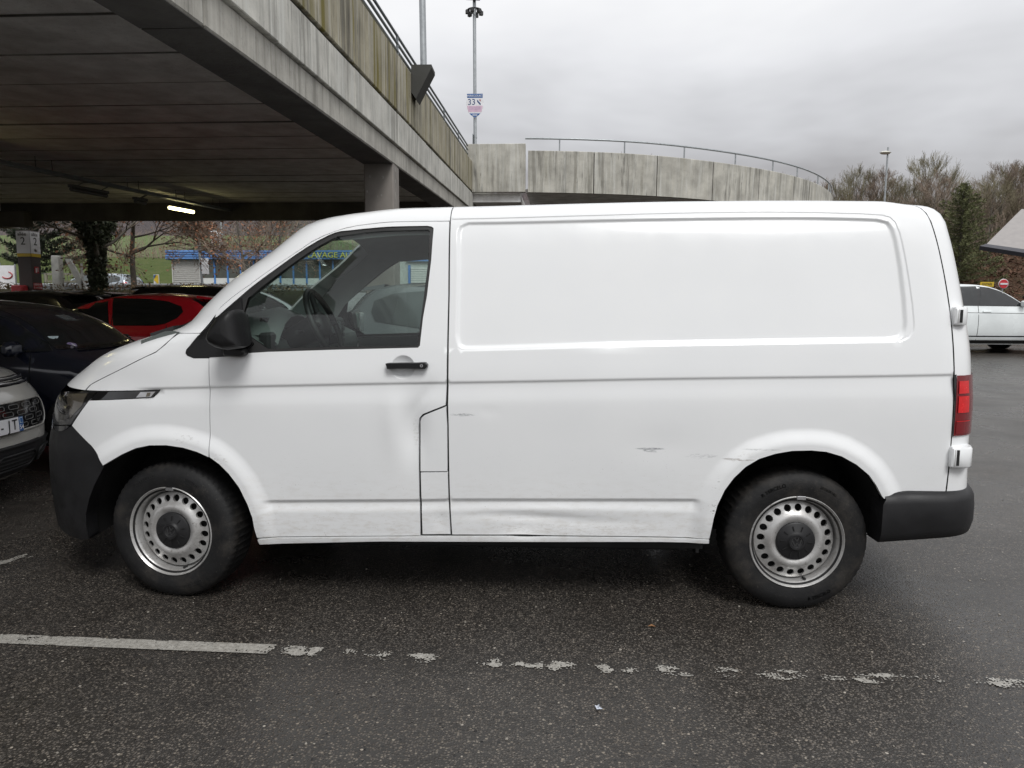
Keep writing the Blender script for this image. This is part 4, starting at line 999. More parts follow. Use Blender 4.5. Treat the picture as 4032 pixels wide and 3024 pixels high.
# ------------------------------------------------------------------ concrete
def mat_concrete(name, base, streak=.6, moss=0., pale=0., sc=1.):
    t = NT(name); v = t.coord((1, 1, 1)); vs = t.coord((3.2*sc, 3.2*sc, .16*sc))
    f = t.noise(v, 2.2, 6, .6); s1 = t.noise(vs, 2.6, 6, .62); s2 = t.noise(t.coord((9*sc, 9*sc, .22*sc), loc=(3, 1, 0)), 1.8, 5, .65); fi = t.noise(v, 28, 5, .7)
    lo = tuple(q*.72 for q in base); hi = tuple(min(1, q*1.22) for q in base)
    c = t.ramp(f, [(.3, lo), (.7, hi)])
    if pale: c = t.mix(t.math('MULTIPLY', t.mr(s2, .50, .62), pale), c, (.62, .62, .58))
    cl = t.mr(t.noise(t.coord((.55, .55, .35), loc=(8, 3, 0)), 1.6, 3, .5), .36, .60, .25, 1.1); c = t.mix(t.math('MULTIPLY', t.math('MULTIPLY', t.mr(s1, .47, .62), streak), cl), c, (.085, .080, .066))
    dr = t.noise(t.coord((5.5*sc, 5.5*sc, .35*sc), loc=(1, 7, 0)), 3.1, 4, .7); c = t.mix(t.math('MULTIPLY', t.math('MULTIPLY', t.mr(dr, .60, .66), min(1, streak*1.1)), cl), c, (.045, .044, .04))
    c = t.mix(t.math('MULTIPLY', t.mr(fi, .55, .75), .35), c, (.10, .10, .09))
    if moss:
        m = t.mr(t.noise(t.coord((2.2, 2.2, .13), loc=(5, 2, 1)), 1.7, 5, .6), .52, .66); c = t.mix(t.math('MULTIPLY', m, moss), c, (.16, .135, .03))
    t.bsdf(c, .85, 0, t.bump(t.math('ADD', t.math('MULTIPLY', fi, .6), s2), .012, .5), 0, .25); return t.m
M_conc = mat_concrete('weathered concrete', (.36, .355, .32), .75)
M_conc_pale = mat_concrete('washed concrete fascia', (.53, .52, .475), .42, 0., .8)
M_conc_moss = mat_concrete('lichen stained concrete', (.36, .33, .245), .75, .95, .35)
M_conc_beam = mat_concrete('beam concrete', (.41, .395, .355), .35, 0., .25)
M_conc_ramp = mat_concrete('streaked ramp concrete', (.46, .445, .395), .48, .10, .45, .75)
M_soffit = mat_concrete('soffit concrete', (.86, .835, .81), .06)
M_colpaint = pm('grey painted column', (.23, .21, .19), .75, var=.18, scale=3, bump=.3)
M_coldark = pm('brown painted column', (.075, .062, .058), .75, var=.2, scale=3, bump=.3)
M_galv = pm('galvanised steel', (.36, .38, .39), .45, .6, var=.15, scale=12)
M_rail = pm('dull rail steel', (.22, .24, .25), .5, .5, var=.2)
M_lampdark = pm('dark lamp casing', (.025, .026, .026), .5)
def emis(name, col, st):
    t = NT(name); e = t.n('Emission'); e.inputs[0].default_value = (*col, 1); e.inputs[1].default_value = st; t.l(e.outputs[0], t.out.inputs[0]); return t.m

# deck frame: B sideways (to the right), C upwards, D along the edge of the deck
_d = Vector((.01939, .99901, .03999)).normalized(); _b = _d.cross(Vector((0, 0, 1))).normalized(); _c = _b.cross(_d)
DK = Matrix(((_b.x, _c.x, _d.x, CAM0.x), (_b.y, _c.y, _d.y, CAM0.y), (_b.z, _c.z, _d.z, CAM0.z), (0, 0, 0, 1)))
DK = DK @ Matrix(((1, 0, 0, 0), (0, 0, 1, 0), (0, 1, 0, 0), (0, 0, 0, 1)))       # local x = B, y = D, z = C (right handed up to a flip of y)
DEND = 20.6
def dk(bx, dy, cz): return tuple(DK @ Vector((bx, dy, cz)))
deck = thing('parking_deck', 'raised concrete parking deck with stained parapet, seen from below at upper left', 'parking deck', dk(-2.3, 10.5, 1.6))
def dbox(name, lo, hi, mat, parent=deck, bev=0., smooth=None, label=None):
    b = MB(); b.box(lo, hi, bev); b.xf(DK); return b.build(name, mat, parent, smooth, True, label)
M_joint = pm('dark joint mortar', (.20, .19, .18), .9, var=.75, scale=.8)
M_darkconc = mat_concrete('dark deck concrete', (.13, .125, .118), .2)  # dark cross beams and capital; also the painted shade under the edge beam
def deck_build():
    k = 0
    D0 = 6.12-2.3*3
    for i in range(13):                      # fascia and parapet panels, joints every 2.3 m
        a = D0+2.3*i; e = min(a+2.3, DEND)
        if a > DEND-.3: break
        q = .0035*((i*7) % 3-1)
        dbox('fascia_panel', (-2.49+q, a+.012, 1.934), (-2.289+q, e-.012, 2.385), M_conc_pale, bev=.008)
        dbox('parapet_panel', (-2.47-q, a+.013, 2.425), (-2.287-q, e-.013, 3.235), M_conc_moss, bev=.010)
    dbox('groove_strip', (-2.46, D0, 2.38), (-2.325, DEND-.01, 2.43), M_void)
    for i in range(5):                       # edge beam in lengths
        a = [-1.2, 1.4, 4.9, 12.15, 18.0][i]; e = [1.4, 4.9, 12.15, 18.0, DEND][i]
        dbox('edge_beam', (-2.785, a+.008, 1.659), (-2.332, e-.008, 1.932), M_conc_beam, bev=.012)
        dbox('beam_shade_layer', (-2.775, a+.010, 1.652), (-2.345, e-.010, 1.658), M_darkconc)  # thin darker layer: shade on the beam's underside put into the colour
        dbox('edge_beam', (-2.785, a+.008, 1.936), (-2.50, e-.008, 2.16), M_soffit)
    n = 0
    d = -1.
    while d < DEND-.4:                       # soffit planks spanning from beam to beam
        e = min(d+1.0, DEND); gap = .011 if abs(((d+5) % 5)) > .1 else .04
        h = .006*math.sin(n*2.1)
        dbox('soffit_plank', (-16.2, d+gap, 2.14+h), (-2.79, e-gap, 2.395), M_soffit, bev=.008)
        if n: dbox('joint_strip', (-16.2, d-.009, 2.137), (-2.79, d+.009 if gap < .03 else d+.045, 2.150), M_joint)
        d += 1.0; n += 1
    dbox('deck_slab', (-16.75, -1.1, 2.40), (-2.5, DEND, 2.6), M_void)
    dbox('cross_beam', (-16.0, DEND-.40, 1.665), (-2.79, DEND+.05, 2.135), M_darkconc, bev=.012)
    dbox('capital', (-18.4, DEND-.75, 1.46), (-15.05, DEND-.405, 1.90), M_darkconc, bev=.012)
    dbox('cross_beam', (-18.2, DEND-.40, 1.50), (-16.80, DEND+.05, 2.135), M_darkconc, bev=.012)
    dbox('inner_beam', (-16.72, -1, 1.50), (-16.22, DEND+.6, 2.135), M_soffit, bev=.012)
    # columns stand plumb
    def column(bx, dy, w, top, mat=None):
        p = Vector(dk(bx, dy, top)); z0 = float(gz(p.x, p.y))-.2
        b = MB(); b.box((p.x-w/2, p.y-w/2, z0), (p.x+w/2, p.y+w/2, p.z), .015); c = b.build('column', mat or M_colpaint, deck, None, True); return c, p, z0
    c1, p1, _ = column(-2.555, 10.74, .43, 1.665)
    MB().box((p1.x-.12, p1.y-.12, p1.z-.02), (p1.x+.12, p1.y+.12, p1.z+.02)).build('bearing_pad', M_void, c1, None, True)
    for dx, dz, w, h in ((-.14, -.18, .03, .04), (.05, -.19, .03, .045), (.03, -.45, .02, .03), (-.18, -.40, .02, .03), (-.02, -.47, .012, .03)):
        MB().box((p1.x+dx, p1.y-.218, p1.z+dz-h), (p1.x+dx+w, p1.y-.2155, p1.z+dz)).build('paint_chip', M_line, c1, None, True)
    for dz, h in ((-.05, .06), (-.22, .05), (-.40, .07), (-.47, .04)):
        MB().box((p1.x+.2155, p1.y-.10, p1.z+dz-h), (p1.x+.218, p1.y-.06, p1.z+dz)).build('paint_chip', M_line, c1, None, True)
    column(-2.555, 20.2, .43, 1.665)
    c2, p2, z2 = column(-16.30, 21.6, .43, 1.46, mat=M_coldark); column(-16.30, 11.0, .43, 1.46)
    return c2, p2
c2, p2 = deck_build()
# steel handrail on the parapet: posts every 2.3 m and three rails
hr = thing('parapet_handrail', 'galvanised handrail along the top of the deck parapet', 'handrail', dk(-2.38, 10.5, 3.235))
for z in (3.36, 3.47, 3.58):
    b = MB(); b.tube([dk(-2.36, -.6, z), dk(-2.36, DEND-.7, z)], .021, 8); b.build('rail', M_rail, hr, 50, True)
d = -.4
while d < DEND-.6:
    b = MB(); b.box((-2.375, d-.02, 3.235), (-2.345, d+.02, 3.60)); b.xf(DK); b.build('post', M_rail, hr, None, True)
    d += 2.3
# ------------------------------------------------------------------ curved ramp
ramp = thing('curved_ramp', 'curved streaked concrete ramp wall with handrail curling down to the right', 'ramp', dk(-.8, 20.5, 2.4))
def ramp_build():
    R = 12.0; b1 = -.79; d1 = 20.35
    def pt(th, r, c): return dk(b1+(R+r-R)*math.sin(th)*1+R*math.sin(th), d1+R-(R+r)*math.cos(th), c) if False else dk(b1+(R+r)*math.sin(th), d1+R-(R+r)*math.cos(th), c)
    tops = pchip([(0, 3.52), (.25, 3.47), (.49, 3.37), (.8, 3.24), (1.1, 3.10), (1.9, 2.85)]); bots = pchip([(0, 2.40), (.35, 2.33), (.49, 2.28), (1.1, 2.02), (1.9, 1.75)])
    # straight end panel
    for (b0, b2, t0) in ((-2.46, -.81, 3.70),):
        V = MB(); V.box((b0, 20.32, 2.40), (b2, 20.50, t0), .01); V.xf(DK); V.build('wall_panel', M_conc_ramp, ramp, None, True)
    th = .003; st = .154
    for i in range(12):
        w = st if i < 5 else st*.62
        V = []; n = 5
        for k in range(n):
            a = th+.0012+(w-.0024)*k/(n-1); T = float(tops(a)); Bt = float(bots(a))
            V += [pt(a, 0, Bt), pt(a, 0, T-.012), pt(a, -.012, T), pt(a, -.17, T), pt(a, -.17, Bt)]
        F = grid_faces(n, 5, flip=True)+[(k*5+4, k*5, k*5+5, k*5+9) for k in range(n-1)]+[(0, 1, 2, 3, 4), tuple((n-1)*5+q for q in (4, 3, 2, 1, 0))]
        obj('wall_panel', V, F, M_conc_ramp, ramp, world=True); th += w
    b = MB()
    pts = [pt(a, -.08, float(tops(a))+.335) for a in np.linspace(-.003, 1.9, 60)]
    b.tube(pts, .03, 8); b.build('rail', M_galv, ramp, 60, True)
    for a in (.077, .231, .385, .539, .68, .80, .95, 1.1, 1.25, 1.4, 1.6, 1.8):
        T = float(tops(a)); b = MB(); b.tube([pt(a, -.08, T-.02), pt(a, -.08, T+.335)], .022, 6); b.build('post', M_galv, ramp, 50, True)
    # roadway slab behind the wall and the soffit below
    V = []; aa = np.linspace(0, 1.9, 30)
    for a in aa:
        B = float(bots(a)); V += [pt(a, -.171, B+.10), pt(a, -5.0, B+.10), pt(a, -5.0, B+.0), pt(a, -.171, B+.01)]
    F = [];
    for i in range(29):
        for q in range(4): F.append((i*4+q, i*4+(q+1) % 4, i*4+4+(q+1) % 4, i*4+4+q))
    obj('ramp_slab', V, F, M_soffit, ramp, world=True)
    b = MB(); b.box((-2.44, 20.52, 2.15), (-.95, 26.5, 2.39)); b.xf(DK); b.build('landing_slab', M_soffit, ramp, None, True)
    b = MB(); b.box((-2.46, 20.52, 2.15), (-2.30, 26.5, 3.2)); b.xf(DK); b.build('landing_wall', M_conc, ramp, None, True)
    for a in (.30, .75, 1.2):
        p = pt(a, -2.5, float(bots(a))-.2); b = MB(); b.lathe([(.35, float(gz(p[0], p[1]))-p[2]-.3), (.35, .05)], p, 2, 20); b.build('pier', M_conc, ramp, 60, True)
ramp_build()
# ------------------------------------------------------------------ lamp posts
def tapered(b, p0, p1, r0, r1, k=12): b.tube([p0, p1], r0, k, True, r1)
pA = Vector(dk(-2.12, 11.95, 3.35))
post = thing('lamp_post', 'grey lamp post standing on a dark wedge bracket on the parapet', 'lamp post', pA, group='lamp posts')
b = MB(); b.tube([pA, pA+Vector((-.06, 0, 5.2))], .052, 14); b.build('pole', M_galv, post, 60, True)
b = MB(); b.box((pA.x-.10, pA.y-.10, pA.z-.0), (pA.x+.10, pA.y+.10, pA.z+.012)); b.build('base_plate', M_galv, post, None, True)
w = [(-.17, -.0), (.155, -.0), (.155, -.05), (-.10, -.52), (-.17, -.42)]
b = MB(); b.prism(w, 1, -.19, .19); b.xf(Matrix.Translation(pA)); b.build('wedge_bracket', pm('bracket concrete', (.05, .05, .045), .85, bump=.5, bscale=30), post, None, True)
b = MB(); b.tube([pA+Vector((-.06, 0, 5.2)), pA+Vector((-.06, -1.2, 5.3))], .035, 8); b.box((pA.x-.16, pA.y-1.7, pA.z+5.25), (pA.x+.04, pA.y-1.2, pA.z+5.36)); b.build('lamp_head', M_lampdark, post, 40, True)
pB = Vector((-.235, 19.36, 4.6))
post = thing('lamp_post', 'tall lamp post with the blue and white shield sign behind the ramp wall', 'lamp post', pB, group='lamp posts')
b = MB(); b.tube([pB, Vector((-.262, 19.37, 10.85))], .052, 14); b.build('pole', M_galv, post, 60, True)
fl = MB(); fl.box((-.22, -.10, -.16), (.22, .10, .20), .02); fl.xf(Matrix.Translation((-.28, 19.25, 10.82)) @ Matrix.Rotation(math.radians(-35), 4, 'X') @ Matrix.Rotation(math.radians(6), 4, 'Y')); fl = fl.build('floodlight', M_lampdark, post, 40, True)
b = MB(); b.box((-.17, -.112, -.12), (.17, -.102, .15)); b.xf(Matrix.Translation((-.28, 19.25, 10.82)) @ Matrix.Rotation(math.radians(-35), 4, 'X') @ Matrix.Rotation(math.radians(6), 4, 'Y')); b.build('floodlight_glass', pm('lamp glass', (.16, .16, .15), .15), fl, None, True)
b = MB(); ring = [(-.262+.21*math.cos(a), 19.37+.21*math.sin(a), 10.40) for a in np.linspace(0, 2*math.pi, 25)]; b.tube(ring, .022, 6, False)
rg = b.build('lamp_ring', M_lampdark, post, 50, True)
for a in np.linspace(.3, 2*math.pi+.3, 7)[:-1]:
    b = MB(); b.box((-.06, -.05, -.09), (.06, .05, .03), .012); b.xf(Matrix.Translation((-.262+.21*math.cos(a), 19.37+.21*math.sin(a), 10.37)) @ Matrix.Rotation(a, 4, 'Z')); b.build('spotlight', M_lampdark, rg, 40, True)
    b = MB(); b.tube([(-.262, 19.37, 10.43), (-.262+.2*math.cos(a), 19.37+.2*math.sin(a), 10.42)], .012, 5); b.build('ring_arm', M_lampdark, rg, None, True)
# shield sign
M_signblue = pm('sign blue', (.035, .11, .30), .4); M_signwhite = pm('sign white', (.72, .72, .74), .4, var=.06); M_signpink = pm('sign pink', (.62, .45, .55), .4); M_navyink = pm('navy ink', (.02, .05, .16), .5)
sg = thing('shield_sign', 'small shield sign reading MIRECOURT 33 on the tall lamp post', 'sign', (-.242, 19.30, 7.6))
cx, cy, cz = -.242, 19.29, 7.585
shield = [(-.245, .355), (.245, .355), (.235, .20), (.27, .12), (.255, -.05), (.20, -.19), (.12, -.28), (0, -.365), (-.12, -.28), (-.20, -.19), (-.255, -.05), (-.27, .12), (-.235, .20)]
def plate(name, poly, y0, y1, mat, c=(cx, cy, cz), parent=sg): 
    b = MB(); b.prism([(c[0]+p[0], c[2]+p[1]) for p in poly], 1, c[1]+y0, c[1]+y1); return b.build(name, mat, parent, None, True)
plate('plate', shield, -.01, .0, M_signwhite)
plate('blue_header', [(-.245, .355), (.245, .355), (.238, .235), (-.238, .235)], -.014, -.0105, M_signblue)
plate('pink_field', [(-.245, -.0), (.245, -.0), (.20, -.185), (-.20, -.185)], -.013, -.0105, M_signpink)
plate('blue_point', [(-.125, -.27), (-.17, -.225), (.17, -.225), (.125, -.27), (0, -.355)], -.014, -.0105, M_signblue)
text('lettering', 'MIRECOURT', .085, M_signwhite, (cx, cy-.016, cz+.29), (1, 0, 0), (0, 0, 1), sg, sx=1.02)
text('lettering', '33', .25, M_navyink, (cx-.10, cy-.013, cz+.105), (1, 0, 0), (0, 0, 1), sg)
plate('flag', [(.05, .20), (.20, .20), (.20, .02), (.05, .02)], -.0125, -.0105, M_signwhite)
plate('flag', [(.07, .185), (.18, .06), (.18, .03), (.15, .03), (.07, .12)], -.015, -.0127, M_navyink)
plate('flag', [(.12, .185), (.18, .185), (.18, .12)], -.015, -.0127, pm('dull red', (.30, .06, .07), .5))
for k in range(4): plate('text_line', [(-.18, -.03-.03*k), (.18, -.03-.03*k), (.18, -.037-.03*k), (-.18, -.037-.03*k)], -.0148, -.0132, pm('purple ink', (.30, .22, .36), .5) if k == 0 else bpy.data.materials['purple ink'])
for k in range(2): plate('text_line', [(-.08, -.25-.035*k), (.08, -.25-.035*k), (.07, -.262-.035*k), (-.07, -.262-.035*k)], -.0155, -.0142, M_signwhite)
for z in (6.40, 6.66):
    b = MB(); b.lathe([(.058, -.02), (.058, .02)], (-.238, 19.365, z), 2, 14); b.build('clamp', M_galv, sg, 50, True)
b = MB(); b.box((-.315, 19.25, 6.30), (-.303, 19.5, 6.75)); tagset(b.build('clamped_sign', M_rail), 'thin grey panel seen edge on, clamped low on the shield sign post', 'sign')
pC = Vector((21.15, 38.5, 4.5))
post = thing('lamp_post', 'street lamp with white oval head among the bare trees', 'lamp post', (21.15, 38.5, 4.4), group='lamp posts')
b = MB(); b.tube([(21.15, 38.5, 4.3), (21.20, 38.5, 10.45)], .06, 10, True, .045); b.build('pole', M_galv, post, 50, True)
b = MB(); b.lathe([(0, .10), (.16, .07), (.30, 0), (.22, -.09), (0, -.13)], (0, 0, 0), 2, 20); b.xf(Matrix.Translation((21.02, 38.4, 10.15)) @ Matrix.Diagonal((1.05, .7, .9, 1))); b.build('lamp_head', pm('white lamp head', (.72, .71, .62), .3), post, 50, True)
# ------------------------------------------------------------------ cable tray and tube lamps under the deck
tray = thing('cable_tray', 'steel cable tray hung under the dark deck', 'cable tray', dk(-9.2, 16, 1.9))
b = MB(); b.box((-9.28, -.8, 1.885), (-9.12, 20.1, 1.905)); b.box((-9.28, -.8, 1.905), (-9.27, 20.1, 1.945)); b.box((-9.13, -.8, 1.905), (-9.12, 20.1, 1.945)); b.xf(DK); b.build('tray', M_lampdark if False else M_rail, tray, None, True)
for d in (9.6, 12.55, 15.3, 17.3, 19.2):
    for q in (0, .42):
        b = MB(); b.tube([dk(-9.2, d+q, 1.94), dk(-9.2, d+q, 2.16)], .006, 5); b.build('hanger', M_void, tray, None, True)
M_tube = emis('lit tube', (1, .88, .42), 9)
M_casing = pm('grey lamp casing', (.14, .14, .135), .5)
def tube_lamp(d, ln, lit, label, b0=-9.42, c0=1.76):
    t = thing('tube_lamp', label, 'tube lamp', dk(b0, d, c0), group='tube lamps under the deck')
    b = MB(); b.box((b0-.06, d, c0), (b0+.06, d+ln, c0+.06), .01); b.xf(DK); b.build('casing', M_casing, t, None, True)
    b = MB(); b.tube([dk(b0, d+.02, c0-.035), dk(b0, d+ln-.02, c0-.035)], .04, 10); b.build('tube', M_tube if lit else M_casing, t, 50, True)
    for q in (.2, ln-.2):
        b = MB(); b.tube([dk(b0, d+q, c0+.05), dk(-9.25, d+q, 1.89)], .01, 5); b.build('bracket', M_rail, t, None, True)
    return t
tube_lamp(17.35, 1.2, True, 'lit yellow tube lamp hung under the dark deck')
tube_lamp(13.75, 1.15, False, 'long unlit tube lamp left of the lit one under the deck')
tube_lamp(9.3, 1.2, True, 'lit tube lamp further left on the same tray, beyond the picture edge')
tube_lamp(4.6, 1.2, True, 'lit tube lamp on the tray nearest the photographer, beyond the picture edge')
tube_lamp(15.9, .45, False, 'short unlit lamp box between the two long tube lamps')
# ------------------------------------------------------------------ signs on the far column
M_ink = pm('black ink', (.012, .012, .012), .5); M_yel = pm('sign yellow', (.60, .42, .03), .5); M_redp = pm('sign red', (.40, .025, .03), .5)
w = .215
s1 = thing('bay_sign', 'bright white allée 2 sign on the right face of the far column', 'sign', (p2.x, p2.y, p2.z-.4), group='bay signs')
MB().box((p2.x+w, p2.y-w+.005, p2.z-.70), (p2.x+w+.012, p2.y+w-.005, p2.z-.03)).build('board', M_signwhite, s1, None, True)
MB().box((p2.x+w, p2.y-w+.005, p2.z-.80), (p2.x+w+.013, p2.y+w-.005, p2.z-.703)).build('yellow_band', M_yel, s1, None, True)
text('lettering', 'allée', .15, M_ink, (p2.x+w+.014, p2.y-.02, p2.z-.12), (0, 1, 0), (0, 0, 1), s1)
text('lettering', '2', .33, M_ink, (p2.x+w+.014, p2.y-.0, p2.z-.34), (0, 1, 0), (0, 0, 1), s1)
b = MB()
for k in range(9): a = math.pi*(k+.5)/9; b.tube([(p2.x+w+.015, p2.y, p2.z-.64), (p2.x+w+.015, p2.y+.08*math.cos(a), p2.z-.64+.10*math.sin(a))], .006, 4)
b.build('tree_emblem', pm('emblem grey', (.25, .22, .18), .6), s1, None, True)
s1 = thing('bay_sign', 'shaded allée 2 sign on the front face of the far column', 'sign', (p2.x, p2.y-.3, p2.z-.4), group='bay signs')
MB().box((p2.x-w+.005, p2.y-w-.012, p2.z-.70), (p2.x+w-.005, p2.y-w, p2.z-.03)).build('board', M_signwhite, s1, None, True)
MB().box((p2.x-w+.005, p2.y-w-.013, p2.z-.80), (p2.x+w-.005, p2.y-w, p2.z-.703)).build('yellow_band', M_yel, s1, None, True)
text('lettering', 'allée', .15, M_ink, (p2.x-.02, p2.y-w-.014, p2.z-.12), (1, 0, 0), (0, 0, 1), s1)
text('lettering', '2', .33, M_ink, (p2.x, p2.y-w-.014, p2.z-.34), (1, 0, 0), (0, 0, 1), s1)
ex = thing('extinguisher_sign', 'small red fire extinguisher sign on the right face of the far column', 'sign', (p2.x+w, p2.y, p2.z-1.2))
MB().box((p2.x+w, p2.y-.10, p2.z-1.30), (p2.x+w+.008, p2.y+.09, p2.z-1.10)).build('plate', M_redp, ex, None, True)
MB().box((p2.x+w+.008, p2.y-.055, p2.z-1.28), (p2.x+w+.011, p2.y+.0, p2.z-1.14)).build('pictogram', M_signwhite, ex, None, True)
MB().box((p2.x+w+.008, p2.y+.03, p2.z-1.25), (p2.x+w+.011, p2.y+.055, p2.z-1.13)).build('pictogram', M_signwhite, ex, None, True)
ln = thing('distance_sign', 'red LIGNE N.1 À 1 MÈTRE sign low on the far column', 'sign', (p2.x+w, p2.y, p2.z-1.7))
MB().box((p2.x+w, p2.y-.19, p2.z-1.80), (p2.x+w+.008, p2.y+.205, p2.z-1.60)).build('plate', M_redp, ln, None, True)
text('lettering', 'LIGNE N.1', .085, M_signwhite, (p2.x+w+.0095, p2.y+.005, p2.z-1.65), (0, 1, 0), (0, 0, 1), ln, sx=.95)
text('lettering', 'À 1 MÈTRE', .085, M_signwhite, (p2.x+w+.0095, p2.y+.005, p2.z-1.75), (0, 1, 0), (0, 0, 1), ln, sx=.95)
hb = thing('fire_box', 'red fire extinguisher box on the front of the far column', 'fire box', (p2.x-.1, p2.y-w-.2, p2.z-2.1))
MB().box((p2.x-.28, p2.y-w-.30, p2.z-2.12), (p2.x+.08, p2.y-w-.01, p2.z-1.68), .03).build('case', M_redp, hb, 40, True)
MB().box((p2.x+.08, p2.y-w-.22, p2.z-1.98), (p2.x+.13, p2.y-w-.10, p2.z-1.90), .01).build('latch', M_redp, hb, 40, True)
# ================================================================== CARS
M_carglass = pm('dark car glass', (.010, .012, .013), .05, var=.2, coat=.6)
M_carglass2 = pm('grey car glass', (.045, .055, .055), .06, var=.3, scale=2, coat=.6)
M_hub = pm('alloy wheel', (.30, .30, .31), .35, .6)
def paint(name, col, rough=.22, metal=0.): return pm(name, col, rough, metal, var=.08, scale=2, coat=.7)
class Shape:
    """closed car body: plan outline (rounded rectangle) at every height"""
    def __init__(s, XF, XR, W, LF, LR, n=2.4, m=2.2):
        s.xf, s.xr, s.w, s.lf, s.lr = pchip(XF), pchip(XR), pchip(W), pchip(LF), pchip(LR); s.n, s.m = n, m; s.z0, s.z1 = W[0][0], W[-1][0]
    def half(s, x, z):
        z = np.asarray(z, float); w = s.w(z); L = s.lf(z); u = np.clip((s.xf(z)+L-x)/L, 0, 1); k = (1-u**s.n)**(1/s.m)
        L = s.lr(z); u = np.clip((x-s.xr(z)+L)/L, 0, 1); return w*k*(1-u**s.n)**(1/s.m)
    def front(s, y, z):
        z = np.asarray(z, float); q = np.clip(np.abs(y)/s.w(z), 0, 1); u = (1-q**s.m)**(1/s.n); return s.xf(z)+s.lf(z)*(1-u)
    def rear(s, y, z):
        z = np.asarray(z, float); q = np.clip(np.abs(y)/s.w(z), 0, 1); u = (1-q**s.m)**(1/s.n); return s.xr(z)-s.lr(z)*(1-u)
    def ring(s, z, k=9, j=8):
        w = float(s.w(z)); P = []
        th = np.linspace(0, math.pi/2, k)
        f = [(float(s.xf(z))+float(s.lf(z))*(1-math.cos(a)**(2/s.n)), w*math.sin(a)**(2/s.m)) for a in th]
        r = [(float(s.xr(z))-float(s.lr(z))*(1-math.cos(a)**(2/s.n)), w*math.sin(a)**(2/s.m)) for a in th[::-1]]
        a, b = f[-1][0], r[0][0]; mid = [(a+(b-a)*i/j, w) for i in range(1, j)]
        h = f+mid+r; return h+[(x, -y) for x, y in h[-2:0:-1]]
    def body(s, zs):
        R = [s.ring(z) for z in zs]; n = len(R[0]); V = [(x, y, z) for r, z in zip(R, zs) for x, y in r]; F = []
        for i in range(len(zs)-1):
            for j in range(n): q = (j+1) % n; F.append((i*n+j, i*n+q, (i+1)*n+q, (i+1)*n+j))
        F = [f[::-1] for f in F]
        F.append(tuple((len(zs)-1)*n+j for j in range(n))[::-1]); F.append(tuple(range(n))); return V, F
def patch(sh, name, poly, where, mat, parent, off=.009, sp=.09, rim=.0, label=None, smooth=40):
    """a window, lamp or trim piece lying on the body; poly in (x,z) for a flank, (y,z) for an end"""
    v, f, loops = cdt_panel(poly, sp, None, (), sp*.6); a, z = v.T
    def put(o):
        if where in ('left', 'right'): y = sh.half(a, z)+o; return np.stack([a, -y if where == 'left' else y, z], 1)
        if where == 'front': return np.stack([sh.front(a, z)-o, a, z], 1)
        return np.stack([sh.rear(a, z)+o, a, z], 1)
    A = put(off); F = [tuple(t) for t in f]; V = [A]; n = len(loops[0]); B = put(off-.02 if off > 0 else off)[:n]; V.append(B); o = len(A)
    F2 = [(i, o+i, o+(i+1) % n, (i+1) % n) for i in range(n)]
    if where in ('right', 'front'): F = [t[::-1] for t in F]
    return obj(name, np.vstack(V), F+F2, mat, parent, smooth=smooth, label=label)
def car_wheel(parent, x, y, r, side, w=.20):
    g = sub('wheel', parent); b = MB(); s = -side     # side -1 left flank (-y), +1 right
    b.lathe([(r*.62, .0), (r*.70, -.012), (r*.93, -.006), (r, .02), (r, w-.02), (r*.9, w)], (0, 0, 0), 1, 32)
    m = Matrix.Translation((x, y, r)) @ (Matrix.Identity(4) if side < 0 else Matrix.Rotation(math.pi, 4, 'Z'))
    b.xf(m); b.build('tyre', M_tyre, g, 40)
    b = MB(); b.lathe([(0, .004), (r*.12, .0), (r*.2, .02), (r*.52, .02), (r*.60, .0), (r*.64, .006), (r*.64, .05)], (0, 0, 0), 1, 28); b.xf(m); b.build('rim', M_hub, g, 35)
    for k in range(5):
        b = MB(); b.box((r*.16, .012, -.022), (r*.6, .03, .022)); b.xf(m @ Matrix.Rotation(2*math.pi*k/5, 4, 'Y')); b.build('spoke', M_hub, g)
ZS = lambda a, b, *mid: [a]+list(mid)+[b]
